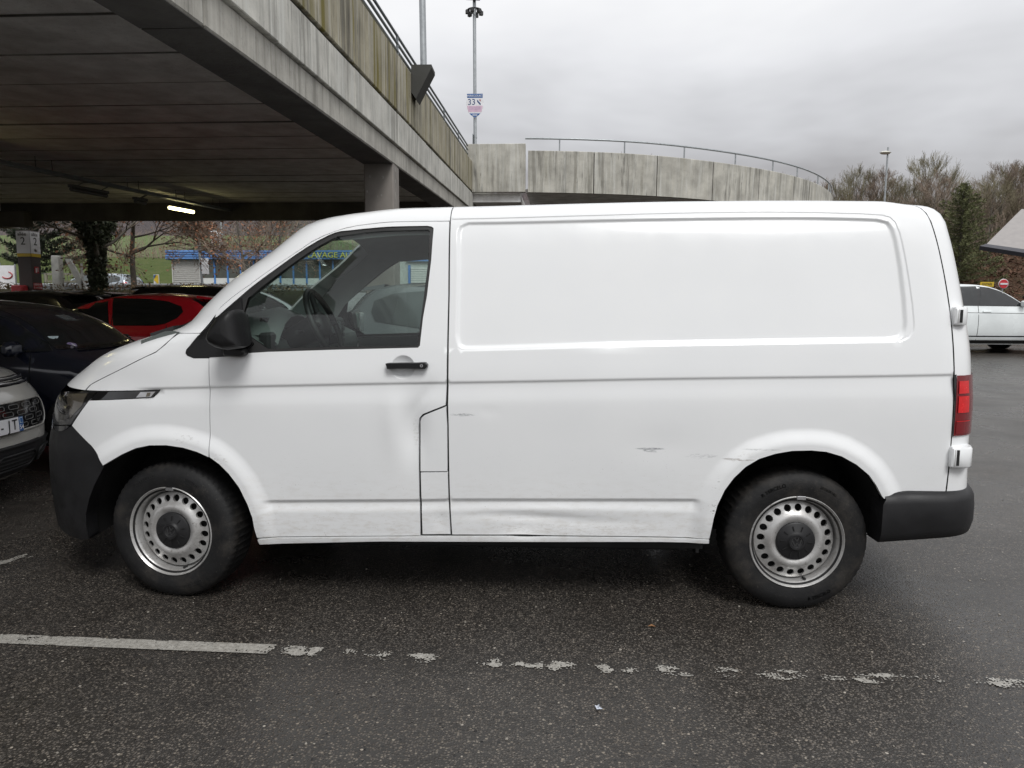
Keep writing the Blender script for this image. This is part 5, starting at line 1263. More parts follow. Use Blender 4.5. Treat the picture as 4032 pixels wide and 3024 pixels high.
def hatch(name, label, mat, loc, rz, glass=M_carglass, kind='hatch', group=None, detail=True, H=1.43, L=3.85, W=.83, scale=1.):
    root = thing(name, label, 'car', loc, rz, group)
    k = H/1.43; l = L/3.85; q = W/.83
    XF = [(.18, .10), (.32, .0), (.55, .015), (.68, .09), (.76, .28), (.84, .62), (.91, .95), (.97, 1.10), (1.2, 1.50), (1.33, 1.85), (1.39, 2.12), (1.43, 2.5)]
    XR = [(.18, 3.74), (.45, 3.85), (.7, 3.84), (.88, 3.80), (1.05, 3.73), (1.2, 3.62), (1.32, 3.46), (1.39, 3.25), (1.43, 2.9)]
    Ws = [(.18, .72), (.32, .80), (.6, .83), (.80, .82), (.92, .79), (1.1, .73), (1.25, .67), (1.33, .62), (1.39, .52), (1.43, .25)]
    LF = [(.18, .5), (.7, .6), (.9, .45), (1.43, .45)]; LR = [(.18, .35), (.9, .3), (1.43, .3)]
    if kind == 'suv':
        XR = [(.18, 3.76), (.45, 3.85), (.7, 3.84), (.95, 3.80), (1.1, 3.74), (1.25, 3.64), (1.34, 3.54), (1.39, 3.40), (1.43, 3.0)]
        XF = [(.18, .12), (.30, .01), (.6, .0), (.76, .06), (.84, .30), (.90, .62), (.95, .98), (1.0, 1.10), (1.2, 1.42), (1.33, 1.70), (1.39, 1.93), (1.43, 2.4)]
    LF = [(.18, .5), (.7, .6), (.9, .45), (.98, .30), (1.43, .28)]; LR = [(.18, .35), (.9, .28), (1.43, .22)]
    if kind == 'bubble':
        XF = [(.18, .10), (.32, .0), (.55, .01), (.70, .06), (.80, .20), (.88, .45), (.94, .70), (.98, .86), (1.2, 1.22), (1.33, 1.55), (1.39, 1.85), (1.43, 2.3)]
        LF = [(.18, .6), (.7, .7), (.95, .36), (1.43, .30)]
    z_ = lambda T: [(a*k, b) for a, b in T]
    sh = Shape([(a*k, b*l) for a, b in XF], [(a*k, b*l) for a, b in XR], [(a*k, b*q) for a, b in Ws], z_(LF), z_(LR))
    zs = [a*k for a in (.18, .24, .32, .45, .55, .62, .68, .72, .76, .80, .84, .88, .91, .94, .97, 1.0, 1.03, 1.07, 1.11, 1.15, 1.19, 1.23, 1.27, 1.30, 1.33, 1.36, 1.38, 1.40, 1.415, 1.424, 1.43)]
    V, F = sh.body(zs); body = obj('body', V, F, mat, root, smooth=35)
    S = lambda P: [(a*l, b*k) for a, b in P]
    fw = S([(1.30, .965), (1.36, 1.02), (1.70, 1.235), (1.98, 1.33), (2.08, 1.35), (2.13, 1.353), (2.21, .965)]); rw = S([(2.27, .965), (2.20, 1.355), (2.7, 1.345), (3.0, 1.31), (3.20, 1.24), (3.24, 1.16), (3.16, 1.07), (3.0, .99), (2.85, .965)])
    if kind == 'suv': rw = S([(2.27, .965), (2.20, 1.36), (2.8, 1.345), (3.25, 1.31), (3.42, 1.24), (3.44, 1.14), (3.40, 1.06), (2.9, .985)])
    if kind == 'bubble': fw = S([(1.06, .985), (1.14, 1.05), (1.45, 1.24), (1.72, 1.32), (1.95, 1.35), (2.15, 1.355), (2.22, .965)])
    for sd in ('left', 'right'):
        patch(sh, 'side_window', fw, sd, glass, root); patch(sh, 'side_window', rw, sd, glass, root)
        for xw in (.74, 3.13):
            arc = [(xw*l+.34*k*math.cos(a), .30*k+.36*k*math.sin(a)) for a in np.linspace(-.35, math.pi+.35, 22)]; patch(sh, 'wheel_arch', arc, sd, M_void, root, .003)
            s_ = -1 if sd == 'left' else 1; yy = float(sh.half(xw*l, .45*k))
            car_wheel(root, xw*l, s_*(yy+.006), .30*k, s_)
        if detail:
            for xx, a, b_ in ((1.20, .25, .96), (2.235, .25, 1.36), (3.02, .42, .97)): patch(sh, 'door_gap', S([(xx, a), (xx+.009, a), (xx+.009, b_), (xx, b_)]), sd, M_void, root, .0025, .2)
            for xx in (1.98, 2.80): patch(sh, 'door_handle', S([(xx, .835), (xx+.17, .835), (xx+.17, .862), (xx, .862)]), sd, mat, root, .022, .1)
            patch(sh, 'sill_trim', S([(1.05, .20), (2.78, .20), (2.78, .27), (1.05, .27)]), sd, M_blackpl, root, .004, .2)
    wz = lambda zz: float(sh.w(zz*k))
    patch(sh, 'windscreen', [(-wz(1.0)*.86, 1.0*k), (wz(1.0)*.86, 1.0*k), (wz(1.32)*.80, 1.345*k), (-wz(1.32)*.80, 1.345*k)], 'front', glass, root)
    patch(sh, 'rear_window', [(-wz(1.0)*.82, .99*k), (wz(1.0)*.82, .99*k), (wz(1.32)*.78, 1.31*k), (-wz(1.32)*.78, 1.31*k)], 'rear', glass, root)
    if detail:
        for s_ in (-1, 1):
            patch(sh, 'tail_lamp', [(s_*.70*q, .66*k), (s_*.80*q, .68*k), (s_*.76*q, 1.02*k), (s_*.70*q, 1.04*k), (s_*.64*q, .9*k)][::s_], 'rear', M_red1, root)
            patch(sh, 'headlight', [(s_*.42*q, .60*k), (s_*.74*q, .62*k), (s_*.76*q, .72*k), (s_*.50*q, .69*k)][::s_], 'front', M_chrome, root, .004, .06)
            y = s_*(float(sh.half(1.35*l, 1.0*k))+.10); b = MB(); b.box((1.27*l, y-.10, .95*k), (1.37*l, y+.08, 1.07*k), .03); b.build('door_mirror', mat, root, 40)
        b = MB(); zt = 1.36*k; b.add([(3.36*l, -.52*q, 1.395*k), (3.36*l, .52*q, 1.395*k), (3.60*l, .48*q, 1.36*k), (3.60*l, -.48*q, 1.36*k), (3.36*l, -.54*q, 1.355*k), (3.36*l, .54*q, 1.355*k), (3.58*l, .48*q, 1.335*k), (3.58*l, -.48*q, 1.335*k)], [(0, 1, 2, 3), (7, 6, 5, 4), (3, 2, 6, 7), (0, 3, 7, 4), (1, 5, 6, 2)]); b.build('roof_spoiler', mat, root, 30)
        patch(sh, 'bumper_strip', [(-.72*q, .38*k), (.72*q, .38*k), (.72*q, .46*k), (-.72*q, .46*k)], 'front', M_blackpl, root, .006); patch(sh, 'bumper_strip', [(-.72*q, .38*k), (.72*q, .38*k), (.72*q, .48*k), (-.72*q, .48*k)], 'rear', M_blackpl, root, .006)
        patch(sh, 'number_plate', [(-.26, .52*k), (.26, .52*k), (.26, .62*k), (-.26, .62*k)], 'rear', M_signwhite, root, .008)
    return root, sh
R_ = math.pi
def gl(x, y): return float(gz(x, y))
M_redpaint = paint('red car paint', (.60, .012, .024)); M_navy = paint('navy car paint', (.010, .012, .022)); M_blackpaint = paint('black car paint', (.006, .006, .007))
M_grayp = paint('charcoal car paint', (.014, .014, .016)); M_silverp = paint('silver blue car paint', (.36, .41, .46), .25, .3); M_whitep = paint('pearl white car paint', (.76, .80, .80), .22); M_beige = paint('pale beige grey car paint', (.44, .43, .40), .22)
rc, rsh = hatch('red_car', 'red hatchback with dark windows parked beyond the bonnet of the van', M_redpaint, (-6.55, 7.35, gl(-5, 7)), math.radians(2))
for s_ in (-1, 1):      # black end lip beside the tail lamp
    patch(rsh, 'spoiler_end', [(s_*.50, 1.20), (s_*.60, 1.20), (s_*.56, 1.34), (s_*.48, 1.35)][::s_], 'rear', M_blackpl, rc, .012)
sv, ssh = hatch('black_suv', 'glossy black car roof rising behind the red hatchback', M_blackpaint, (-1.55, 9.9, gl(-3, 9.9)), R_, kind='suv', H=1.56, L=4.3, W=.90)
hatch('dark_car', 'dark car directly behind the navy car at the left edge', M_grayp, (-9.9, 9.3, gl(-8, 9)), 0, H=1.46, L=4.0)
hatch('dark_car', 'dark car roof with a pale shine between the far column and the black car roof', M_grayp, (-11.1, 12.2, gl(-9, 12)), 0, H=1.45, L=4.05)
nv, nsh = hatch('navy_car', 'dark navy small car with round purple sticker on its windscreen', M_navy, (-1.35, 3.32, gl(-2, 3.3)), R_+math.radians(2), kind='bubble', H=1.44, L=3.6, W=.81, detail=True)
# stickers, wiper and mirror hung behind the glass of the navy car
M_lilac = pm('lilac sticker', (.30, .24, .42), .5); M_pale = pm('pale sticker', (.55, .66, .68), .5)
th_ = [(math.cos(a)*.042, math.sin(a)*.021) for a in np.linspace(0, 2*R_, 17)[:-1]]
patch(nsh, 'round_sticker', [(.47+a, 1.035+b_) for a, b_ in th_], 'front', M_lilac, nv, .010, .05)
patch(nsh, 'sticker_figure', [(.455, 1.025), (.485, 1.025), (.485, 1.028), (.473, 1.029), (.473, 1.046), (.462, 1.044), (.462, 1.029), (.455, 1.028)], 'front', M_signwhite, nv, .014, .05)
patch(nsh, 'square_sticker', [(.50, 1.085), (.58, 1.085), (.57, 1.112), (.49, 1.112)], 'front', M_pale, nv, .010, .05)
patch(nsh, 'wiper', [(-.35, 1.008), (.52, .990), (.52, 1.0), (-.35, 1.020)], 'front', M_blackpl, nv, .022, .06)
patch(nsh, 'mirror_reflection', [(-.02, 1.235), (.13, 1.235), (.14, 1.29), (-.03, 1.29)], 'front', pm('inside mirror glass', (.16, .18, .18), .2), nv, .008, .05)
patch(nsh, 'bonnet_gap', [(-.60, .80), (.60, .80), (.62, .807), (-.62, .807)], 'front', M_void, nv, .003, .1)
ev, esh = hatch('white_suv', 'pearl white SUV with black lower sills parked near the no entry sign', M_whitep, (14.75, 15.15, gl(12.5, 15)), R_+math.radians(1), kind='suv', H=1.68, L=4.37, W=.95, glass=M_carglass)
k = 1.68/1.43; l = 4.37/3.85
for sd in ('left', 'right'):
    patch(esh, 'lower_cladding', [(.15*l, .20*k), (3.70*l, .20*k), (3.70*l, .38*k), (2.8*l, .36*k), (1.05*l, .36*k), (.15*l, .38*k)], sd, M_blackpl, ev, .008, .2)
    patch(esh, 'crease_line', [(.5*l, .800*k), (3.6*l, .835*k), (3.6*l, .843*k), (.5*l, .808*k)], sd, M_void, ev, .0025, .2)
    patch(esh, 'window_surround', [(1.27*l, .955*k), (1.34*l, 1.03*k), (1.68*l, 1.245*k), (1.95*l, 1.338*k), (2.2*l, 1.372*k), (2.8*l, 1.365*k), (3.3*l, 1.325*k), (3.46*l, 1.24*k), (3.48*l, .975*k)], sd, M_gloss, ev, .006, .09)
sc_, _s = hatch('silver_car', 'silver blue estate car driving along the far road', M_silverp, (-21.2, 29.4, 1.47), 0, kind='suv', H=1.47, L=4.45, W=.87, glass=M_carglass2)
gc, gsh = hatch('grey_car', 'grey car with silver roof rails seen through the windows of the van', paint('wet grey car paint', (.13, .14, .145)), (4.1, 4.75, gl(2, 4.6)), R_, kind='suv', H=1.62, L=4.5, W=.92, glass=M_carglass2)
for s_ in (-1, 1):
    b = MB(); b.tube([(1.75, s_*.66, 1.52), (1.95, s_*.63, 1.60), (3.3, s_*.62, 1.605), (3.75, s_*.60, 1.53)], .018, 8); b.build('roof_rail', M_chrome, gc, 60)

# ------------------------------------------------------------------ the near car at the left edge: its front corner
def near_car():
    root = thing('crossover_car', 'pale beige grey car with black cellular grille at the left edge', 'car', (-1.90, 1.36, gl(-2, 1.3)), R_)
    XF = [(.20, .10), (.30, .03), (.40, .0), (.60, .0), (.72, .02), (.80, .05), (.86, .09), (.92, .16), (.97, .30), (1.02, .62), (1.07, 1.0), (1.12, 1.16), (1.4, 1.6), (1.53, 1.95), (1.6, 2.5)]
    XR = [(.2, 4.0), (.5, 4.12), (.9, 4.12), (1.2, 4.02), (1.45, 3.85), (1.55, 3.6), (1.6, 3.0)]
    W = [(.2, .80), (.32, .865), (.6, .885), (.9, .875), (1.0, .85), (1.1, .81), (1.4, .70), (1.53, .6), (1.6, .25)]
    LF = [(.2, .55), (.35, .50), (.7, .52), (.92, .70), (1.05, .75), (1.12, .5), (1.6, .5)]; LR = [(.2, .4), (1.6, .35)]
    sh = Shape(XF, XR, W, LF, LR, 2.7, 2.3)
    V, F = sh.body([.2, .25, .3, .36, .42, .5, .56, .62, .68, .73, .77, .81, .84, .87, .90, .93, .96, .99, 1.02, 1.05, 1.08, 1.12, 1.2, 1.3, 1.4, 1.47, 1.53, 1.56, 1.58, 1.6])
    obj('body', V, F, M_beige, root, smooth=40)
    # in the car's own frame the flank towards the navy car is at -y
    rr = lambda x0, x1, z0, z1, r: [(x0+r*(1-math.cos(a))-0, z0+r*(1-math.sin(a))) for a in np.linspace(0, R_/2, 6)]+[(x1-r*(1-math.sin(a)), z0+r*(1-math.cos(a))) for a in np.linspace(0, R_/2, 6)]+[(x1-r*(1-math.cos(a)), z1-r*(1-math.sin(a))) for a in np.linspace(0, R_/2, 6)]+[(x0+r*(1-math.sin(a)), z1-r*(1-math.cos(a))) for a in np.linspace(0, R_/2, 6)]
    gp = rr(-.66, .66, .535, .745, .085)
    g = patch(sh, 'grille', gp, 'front', M_gloss, root, .006, .05)
    gl_ = densify(gp, .03)
    def ends(line, r, name, mat, parent, off=.012, closed=True):
        q = np.array(line); P = np.stack([sh.front(q[:, 0], q[:, 1])-off, q[:, 0], q[:, 1]], 1); b = MB(); pts = [tuple(p) for p in P]+([tuple(P[0])] if closed else []); b.tube(pts, r, 6, not closed); return b.build(name, mat, parent, 60)
    ends(gl_, .008, 'grille_frame', M_beige, g, .006)
    for row in range(4):                                 # oval cells of the grille
        for c in range(9):
            y = -.60+c*.15+(.075 if row % 2 else 0); z = .572+row*.046
            if abs(y) < .60: ends(densify(rr(y-.052, y+.052, z-.015, z+.015, .014), .02), .003, 'grille_cell', M_casing, g, .012)
    ends(densify(rr(-.60, -.46, .56, .735, .04), .02), .006, 'lamp_pod_ring', M_gloss, g, .016)
    # number plate
    pl = patch(sh, 'number_plate', [(-.262, .535), (.262, .535), (.262, .645), (-.262, .645)], 'front', M_ink, root, .030, .08)
    patch(sh, 'plate_face', [(-.258, .539), (.258, .539), (.258, .641), (-.258, .641)], 'front', M_signwhite, pl, .034, .08)
    patch(sh, 'plate_band', [(-.258, .539), (-.214, .539), (-.214, .641), (-.258, .641)], 'front', M_signblue, pl, .036, .08)
    patch(sh, 'plate_crest', [(-.252, .597), (-.220, .597), (-.220, .636), (-.252, .636)], 'front', M_pale, pl, .0375, .08)
    patch(sh, 'plate_crest', [(-.248, .601), (-.224, .601), (-.224, .632), (-.248, .632)], 'front', M_signblue, pl, .039, .08)
    mw = MW[root]
    def put(body, size, y, z, mat, d, sx):
        p = mw @ Vector((float(sh.front(y, z))-d, y, z)); text('lettering', body, size, mat, p, (0, 1, 0), (0, 0, 1), pl, .001, sx=sx)
    put('-  J T', .098, -.085, .590, M_ink, .0355, .86) if False else None
    for ch, y in (('4', .03), ('-', -.045), ('J', -.112), ('T', -.166)): put(ch, .104, y, .590, M_ink, .0355, .80)
    put('54', .046, -.236, .567, M_signwhite, .0375, .9)
    # double chrome strip and bonnet edge, lower bumper with slots
    for z, m_, r in ((.895, M_gloss, .020), (.862, M_gloss, .020)):
        ln_ = np.array([(y, z) for y in np.linspace(-.80, .80, 40)]); ends(ln_, r, 'front_strip', m_, root, .0, False)
        ends(ln_+[0, .006], .007, 'chrome_strip', M_chrome, root, .020, False)
    patch(sh, 'lower_bumper', [(-.86, .215), (.86, .215), (.872, .34), (.872, .42), (.60, .42), (.50, .445), (-.50, .445), (-.60, .42), (-.872, .42), (-.872, .34)], 'front', M_bumper, root, .012, .06)
    for y0, y1 in ((-.74, -.50), (-.44, -.02), (.02, .44), (.50, .74)):
        q = rr(y0, y1, .265, .375, .045); s = patch(sh, 'bumper_slot', q, 'front', M_void, root, .016, .05); ends(densify(q, .03), .008, 'slot_ring', M_bumper, s, .018)
        for z in (.29, .318, .346): ends(np.array([(y, z) for y in np.linspace(y0+.02, y1-.02, 6)]), .006, 'slot_bar', M_blackpl, s, .014, False)
    ends(np.array([(y, .43) for y in np.linspace(-.80, .80, 30)]), .012, 'bumper_ledge', M_blackpl, root, .01, False)
    for sd in ('left', 'right'):
        patch(sh, 'side_window', [(1.35, 1.10), (1.75, 1.42), (2.2, 1.5), (3.3, 1.47), (3.6, 1.30), (3.5, 1.10)], sd, M_carglass, root)
        for xw in (.80, 3.4):
            s_ = -1 if sd == 'left' else 1
            arc = [(xw+.40*math.cos(a), .33+.42*math.sin(a)) for a in np.linspace(-.35, R_+.35, 22)]; patch(sh, 'wheel_arch', arc, sd, M_blackpl, root, .003)
            car_wheel(root, xw, s_*(float(sh.half(xw, .5))+.008), .33, s_)
        s_ = -1 if sd == 'left' else 1
        b = MB(); y = s_*(float(sh.half(1.45, 1.1))+.10); b.box((1.38, y-.10, 1.05), (1.50, y+.09, 1.19), .03); b.build('door_mirror', M_gloss, root, 40)
        patch(sh, 'headlight', [(s_*.56, .77), (s_*.83, .78), (s_*.84, .83), (s_*.60, .83)][::s_], 'front', M_lampdark, root, .005, .06) if False else None
    wz = lambda zz: float(sh.w(zz))
    patch(sh, 'windscreen', [(-wz(1.14)*.88, 1.14), (wz(1.14)*.88, 1.14), (wz(1.5)*.8, 1.51), (-wz(1.5)*.8, 1.51)], 'front', M_carglass, root)
    patch(sh, 'rear_window', [(-wz(1.14)*.8, 1.14), (wz(1.14)*.8, 1.14), (wz(1.4)*.8, 1.46), (-wz(1.4)*.8, 1.46)], 'rear', M_carglass, root)
near_car()

# ================================================================== FAR SIDE OF THE ROAD: CAR WASH, SIGNS, BARRIERS
M_blue = pm('blue corrugated sheet', (.10, .225, .48), .45, var=.15); M_corr = pm('pale corrugated cladding', (.46, .45, .43), .5, var=.08); M_bluefr = pm('blue frame', (.06, .20, .50), .45)
M_washglass = pm('car wash window', (.06, .065, .055), .1, var=.4, scale=1.2, coat=.5); M_whitewall = pm('white panel wall', (.62, .63, .62), .6, var=.08)
wb = thing('car_wash', 'low car wash building with a blue ribbed roof edge and blue window posts', 'building', (-14, 37, 1.6))
Z0 = 1.35; YW = 36.7
b = MB(); b.box((-18.95, YW+.12, Z0), (-7.4, 43, 4.15)); b.build('hall', M_whitewall, wb, None, True)
b = MB(); b.box((-19.2, YW-.25, 4.48), (-7.2, 43.2, 4.56)); b.build('roof_deck', M_blue, wb, None, True)
for i in range(4): b = MB(); b.box((-19.2, YW-.33, 4.08+i*.125), (-7.2, YW-.24, 4.165+i*.125), .015); b.box((-19.2, YW-.29, 4.165+i*.125), (-7.2, YW-.24, 4.205+i*.125)); b.build('fascia_rib', M_blue, wb, None, True)
b = MB(); b.box((-19.2, YW-.24, 4.05), (-19.12, 43, 4.55)); b.build('fascia_end', M_blue, wb, None, True)
b = MB(); n = 25
prof = []
for i in range(n): z = Z0+.02+i*.11; prof += [(YW+.00, z), (YW+.00, z+.06), (YW+.05, z+.075), (YW+.05, z+.10)]
for i in range(len(prof)-1):
    (y0, z0), (y1, z1) = prof[i], prof[i+1]; b.add([(-18.93, y0, z0), (-17.42, y0, z0), (-17.42, y1, z1), (-18.93, y1, z1)], [(0, 1, 2, 3)])
b.build('corrugated_wall', M_corr, wb, None, True)
for x in (-18.97, -17.40): MB().box((x-.03, YW-.04, Z0), (x+.03, YW+.11, 4.08)).build('wall_post', M_corr, wb, None, True)
x = -17.25; i = 0
while x < -7.9:
    w = .66; f = MB(); f.box((x, YW+.0, 3.05), (x+w, YW+.03, 4.06)); f.build('window', M_washglass, wb, None, True)
    p = MB(); p.box((x+w, YW-.05, Z0), (x+w+.09, YW+.06, 4.08)); p.build('window_post', M_bluefr, wb, None, True)
    p = MB(); p.box((x, YW-.01, Z0), (x+w, YW+.05, 3.045)); p.build('panel', M_whitewall, wb, None, True)
    x += w+.09; i += 1
text('lettering', 'LAVAGE AUTO', .42, pm('yellow letters', (.62, .60, .12), .5), (-9.55, YW-.36, 4.30), (1, 0, 0), (0, 0, 1), wb, .03, sx=1.1)
kb = thing('kiosk', 'pale kiosk with a blue top and shuttered window seen through the van windows', 'kiosk', (-5.6, 37, 1.6))
MB().box((-7.05, 37.0, 1.3), (-3.6, 40, 4.0)).build('wall', pm('pale kiosk wall', (.42, .44, .42), .7), kb, None, True)
for i in range(4): MB().box((-5.7, 36.85, 4.01+i*.11), (-3.5, 36.98, 4.10+i*.11)).build('fascia_rib', M_blue, kb, None, True)
for i in range(12): MB().box((-5.45, 36.93, 2.2+i*.125), (-4.0, 36.98, 2.30+i*.125)).build('shutter_slat', M_whitewall, kb, None, True)
MB().box((-5.60, 36.9, 2.1), (-5.48, 36.99, 3.8)).build('shutter_frame', M_bluefr, kb, None, True)
fp = thing('red_cabinet', 'red fuel cabinet with a small white panel seen through the van windows', 'cabinet', (-6.4, 32.2, 1.4))
MB().box((-6.85, 32.0, 1.35), (-5.95, 32.6, 3.45), .04).build('case', M_redp, fp, None, True); MB().box((-6.35, 31.98, 2.5), (-6.12, 31.995, 3.0)).build('panel', M_signwhite, fp, None, True)
# lamp post with a small box before the car wash
post = thing('lamp_post', 'grey lamp post with a white box before the car wash', 'lamp post', (-12.43, 26.6, 1.45), group='lamp posts')
b = MB(); b.tube([(-12.43, 26.6, 1.3), (-12.58, 26.6, 4.95), (-12.7, 26.6, 7.6)], .055, 10); b.build('pole', M_galv, post, 60, True)
MB().box((-12.42, 26.46, 2.78), (-12.15, 26.60, 3.45), .02).build('switch_box', M_signwhite, post, None, True)
for x, y, h in ((-26.5, 60, 9), (-13.8, 62, 10)):
    post = thing('lamp_post', 'thin distant lamp post rising left of the price totem' if x < -20 else 'thin distant lamp post rising right of the price totem', 'lamp post', (x, y, gl(x, y)), group='lamp posts')
    b = MB(); b.tube([(x, y, gl(x, y)-.2), (x, y, gl(x, y)+h)], .10, 8); b.build('pole', M_galv, post, 60, True); MB().box((x-.1, y-1.4, gl(x, y)+h-.1), (x+.1, y+.1, gl(x, y)+h+.05)).build('lamp_head', M_galv, post, None, True)
tt = thing('price_totem', 'tall white price totem with coloured rows above the blue roof', 'sign', (-23.28, 51.8, gl(-23, 52)))
MB().box((-23.63, 51.7, gl(-23, 52)-.2), (-22.95, 51.9, 7.36)).build('slab', M_signwhite, tt, None, True)
M_cyan = pm('cyan print', (.06, .34, .58), .5); M_rose = pm('rose print', (.55, .08, .22), .5)
for i, (m_, y0, y1) in enumerate(((M_ink, 6.92, 7.02), (M_ink, 6.72, 6.86), (M_cyan, 6.48, 6.58), (M_ink, 6.36, 6.44), (M_yel, 6.18, 6.30), (M_rose, 6.02, 6.10), (M_rose, 5.84, 5.92))): MB().box((-23.42, 51.68, y0), (-23.02, 51.70, y1)).build('price_row', m_, tt, None, True)
for i in range(4): MB().box((-23.36+.09*i, 51.675, 6.73), (-23.32+.09*i, 51.68, 7.0)).build('digit', M_signwhite, tt, None, True)
sb = thing('small_board', 'small blue and yellow advertising board beside the car wash wall', 'sign', (-15.45, 28.6, 1.5))
MB().box((-15.60, 28.5, 2.36), (-15.36, 28.53, 2.86)).build('board', M_signwhite, sb, None, True); b = MB(); b.prism([(-15.58, 2.62), (-15.38, 2.40), (-15.38, 2.84), (-15.50, 2.84)], 1, 28.47, 28.50); b.build('print', M_yel, sb, None, True); b = MB(); b.prism([(-15.58, 2.65), (-15.44, 2.84), (-15.58, 2.84)], 1, 28.47, 28.50); b.build('print', M_signblue, sb, None, True)
for x in (-15.57, -15.39): MB().box((x-.015, 28.53, 1.4), (x+.015, 28.56, 2.8)).build('leg', M_galv, sb, None, True)
# guard rail
gr = thing('guard_rail', 'galvanised guard rail along the near side of the far road', 'guard rail', (-16, 24.2, 1.5))
b = MB(); xs_ = (-40, -3.0); pr = [(24.2, 2.0), (24.14, 2.04), (24.14, 2.12), (24.2, 2.16), (24.14, 2.20), (24.14, 2.28), (24.2, 2.32)]
for (y0, z0), (y1, z1) in zip(pr[:-1], pr[1:]): b.add([(xs_[0], y0, z0), (xs_[1], y0, z0), (xs_[1], y1, z1), (xs_[0], y1, z1)], [(0, 1, 2, 3)])
b.build('beam', M_galv, gr, 20, True)
for x in np.arange(-39, -3, 2.): MB().box((x-.05, 24.21, 1.3), (x+.05, 24.3, 2.3)).build('post', M_galv, gr, None, True)
# white steel frame and crowd barrier
M_wornwhite = pm('worn white paint', (.74, .74, .70), .6, var=.2, scale=5)
wf = thing('steel_gantry', 'worn white steel post with diagonal brace on the verge', 'gantry', (-13.5, 19.5, 1.9))
b = MB(); b.box((-13.98, 19.4, 1.6), (-13.73, 19.65, 3.05), .02); b.build('post', M_wornwhite, wf, None, True)
b = MB(); b.add([(-13.55, 19.45, 2.95), (-13.38, 19.45, 2.95), (-12.72, 19.45, 1.7), (-12.95, 19.45, 1.7), (-13.55, 19.55, 2.95), (-13.38, 19.55, 2.95), (-12.72, 19.55, 1.7), (-12.95, 19.55, 1.7)], [(0, 3, 2, 1), (4, 5, 6, 7), (0, 1, 5, 4), (1, 2, 6, 5), (2, 3, 7, 6), (3, 0, 4, 7)]); b.build('brace', M_wornwhite, wf, None, True)
MB().box((-13.04, 19.45, 1.7), (-12.99, 19.50, 2.8)).build('upright', M_wornwhite, wf, None, True)
cb = thing('crowd_barrier', 'grey crowd barrier with cream frame behind the white post', 'barrier', (-14.4, 20.3, 1.9))
b = MB(); b.tube([(-15.1, 20.35, 1.95), (-15.1, 20.35, 2.46), (-15.04, 20.35, 2.52), (-13.5, 20.35, 2.52)], .02, 6); b.tube([(-15.1, 20.35, 2.02), (-13.5, 20.35, 2.02)], .018, 6); b.build('frame', M_galv, cb, 50, True)
for i in range(14): b = MB(); b.tube([(-15.0+i*.1, 20.35, 2.02), (-15.0+i*.1, 20.35, 2.5)], .008, 5); b.build('bar', M_galv, cb, None, True)
M_cream = pm('cream paint', (.60, .57, .44), .6)
for lo, hi in (((-14.72, 20.2, 2.46), (-12.9, 20.26, 2.52)), ((-14.72, 20.2, 2.22), (-12.9, 20.26, 2.28)), ((-14.78, 20.2, 2.22), (-14.70, 20.26, 2.52)), ((-13.3, 20.2, 2.22), (-13.2, 20.26, 2.52))): MB().box(lo, hi).build('gate_bar', M_cream, cb, None, True)
bn = thing('banner', 'white banner with a red swoosh beside the far column', 'banner', (-17.6, 22.4, 1.8))
MB().box((-17.95, 22.3, 1.9), (-17.38, 22.33, 2.9)).build('cloth', M_signwhite, bn, None, True)
b = MB(); b.tube([(-17.66+.2*math.cos(a), 22.28, 2.55+.12*math.sin(a)) for a in np.linspace(-2.6, 1.2, 14)], .02, 5); b.build('swoosh', M_redp, bn, 60, True)
for x in (-17.95, -17.38): MB().box((x-.02, 22.33, 1.3), (x+.02, 22.37, 3.0)).build('pole', M_galv, bn, None, True)
# signs at the right, behind the SUV
ne = thing('no_entry_sign', 'round red no entry sign with a white bar above the white SUV', 'sign', (21.27, 27.8, gl(21, 27.8)))
b = MB(); b.lathe([(0, -.0), (.19, -.0), (.205, .01), (.205, .02)], (21.27, 27.7, 2.52), 1, 36); b.build('rim', M_signwhite, ne, 30, True)
b = MB(); b.lathe([(0, -.012), (.18, -.012), (.185, .0)], (21.27, 27.7, 2.52), 1, 36); b.build('disc', pm('no entry red', (.55, .03, .04), .4), ne, 30, True)
MB().box((21.12, 27.67, 2.485), (21.42, 27.685, 2.555)).build('bar', M_signwhite, ne, None, True)
b = MB(); b.tube([(21.27, 27.76, gl(21, 27.8)-.2), (21.27, 27.76, 2.75)], .03, 8); b.build('pole', M_galv, ne, None, True)
en = thing('entry_sign', 'yellow sign reading ENTRÉE behind the white SUV', 'sign', (20.62, 27.8, gl(20.6, 27.8)))
MB().box((20.34, 27.74, 2.40), (20.90, 27.77, 2.60)).build('board', M_yel, en, None, True)
text('lettering', 'ENTRÉE', .125, M_ink, (20.62, 27.735, 2.495), (1, 0, 0), (0, 0, 1), en, sx=.95)
for x in (20.45, 20.80): MB().box((x-.02, 27.77, gl(20, 27.8)-.2), (x+.02, 27.80, 2.58)).build('leg', M_galv, en, None, True)
wp = thing('wooden_post', 'short brown wooden post at the right edge by the bank', 'post', (22.35, 27.6, gl(22, 27.6)))
MB().box((22.15, 27.4, gl(22, 27.6)-.2), (22.6, 27.7, 1.95), .02).build('shaft', pm('orange brown wood', (.24, .12, .05), .8), wp, None, True)
MB().box((22.12, 27.37, 1.95), (22.63, 27.73, 2.02)).build('cap', M_lampdark, wp, None, True)
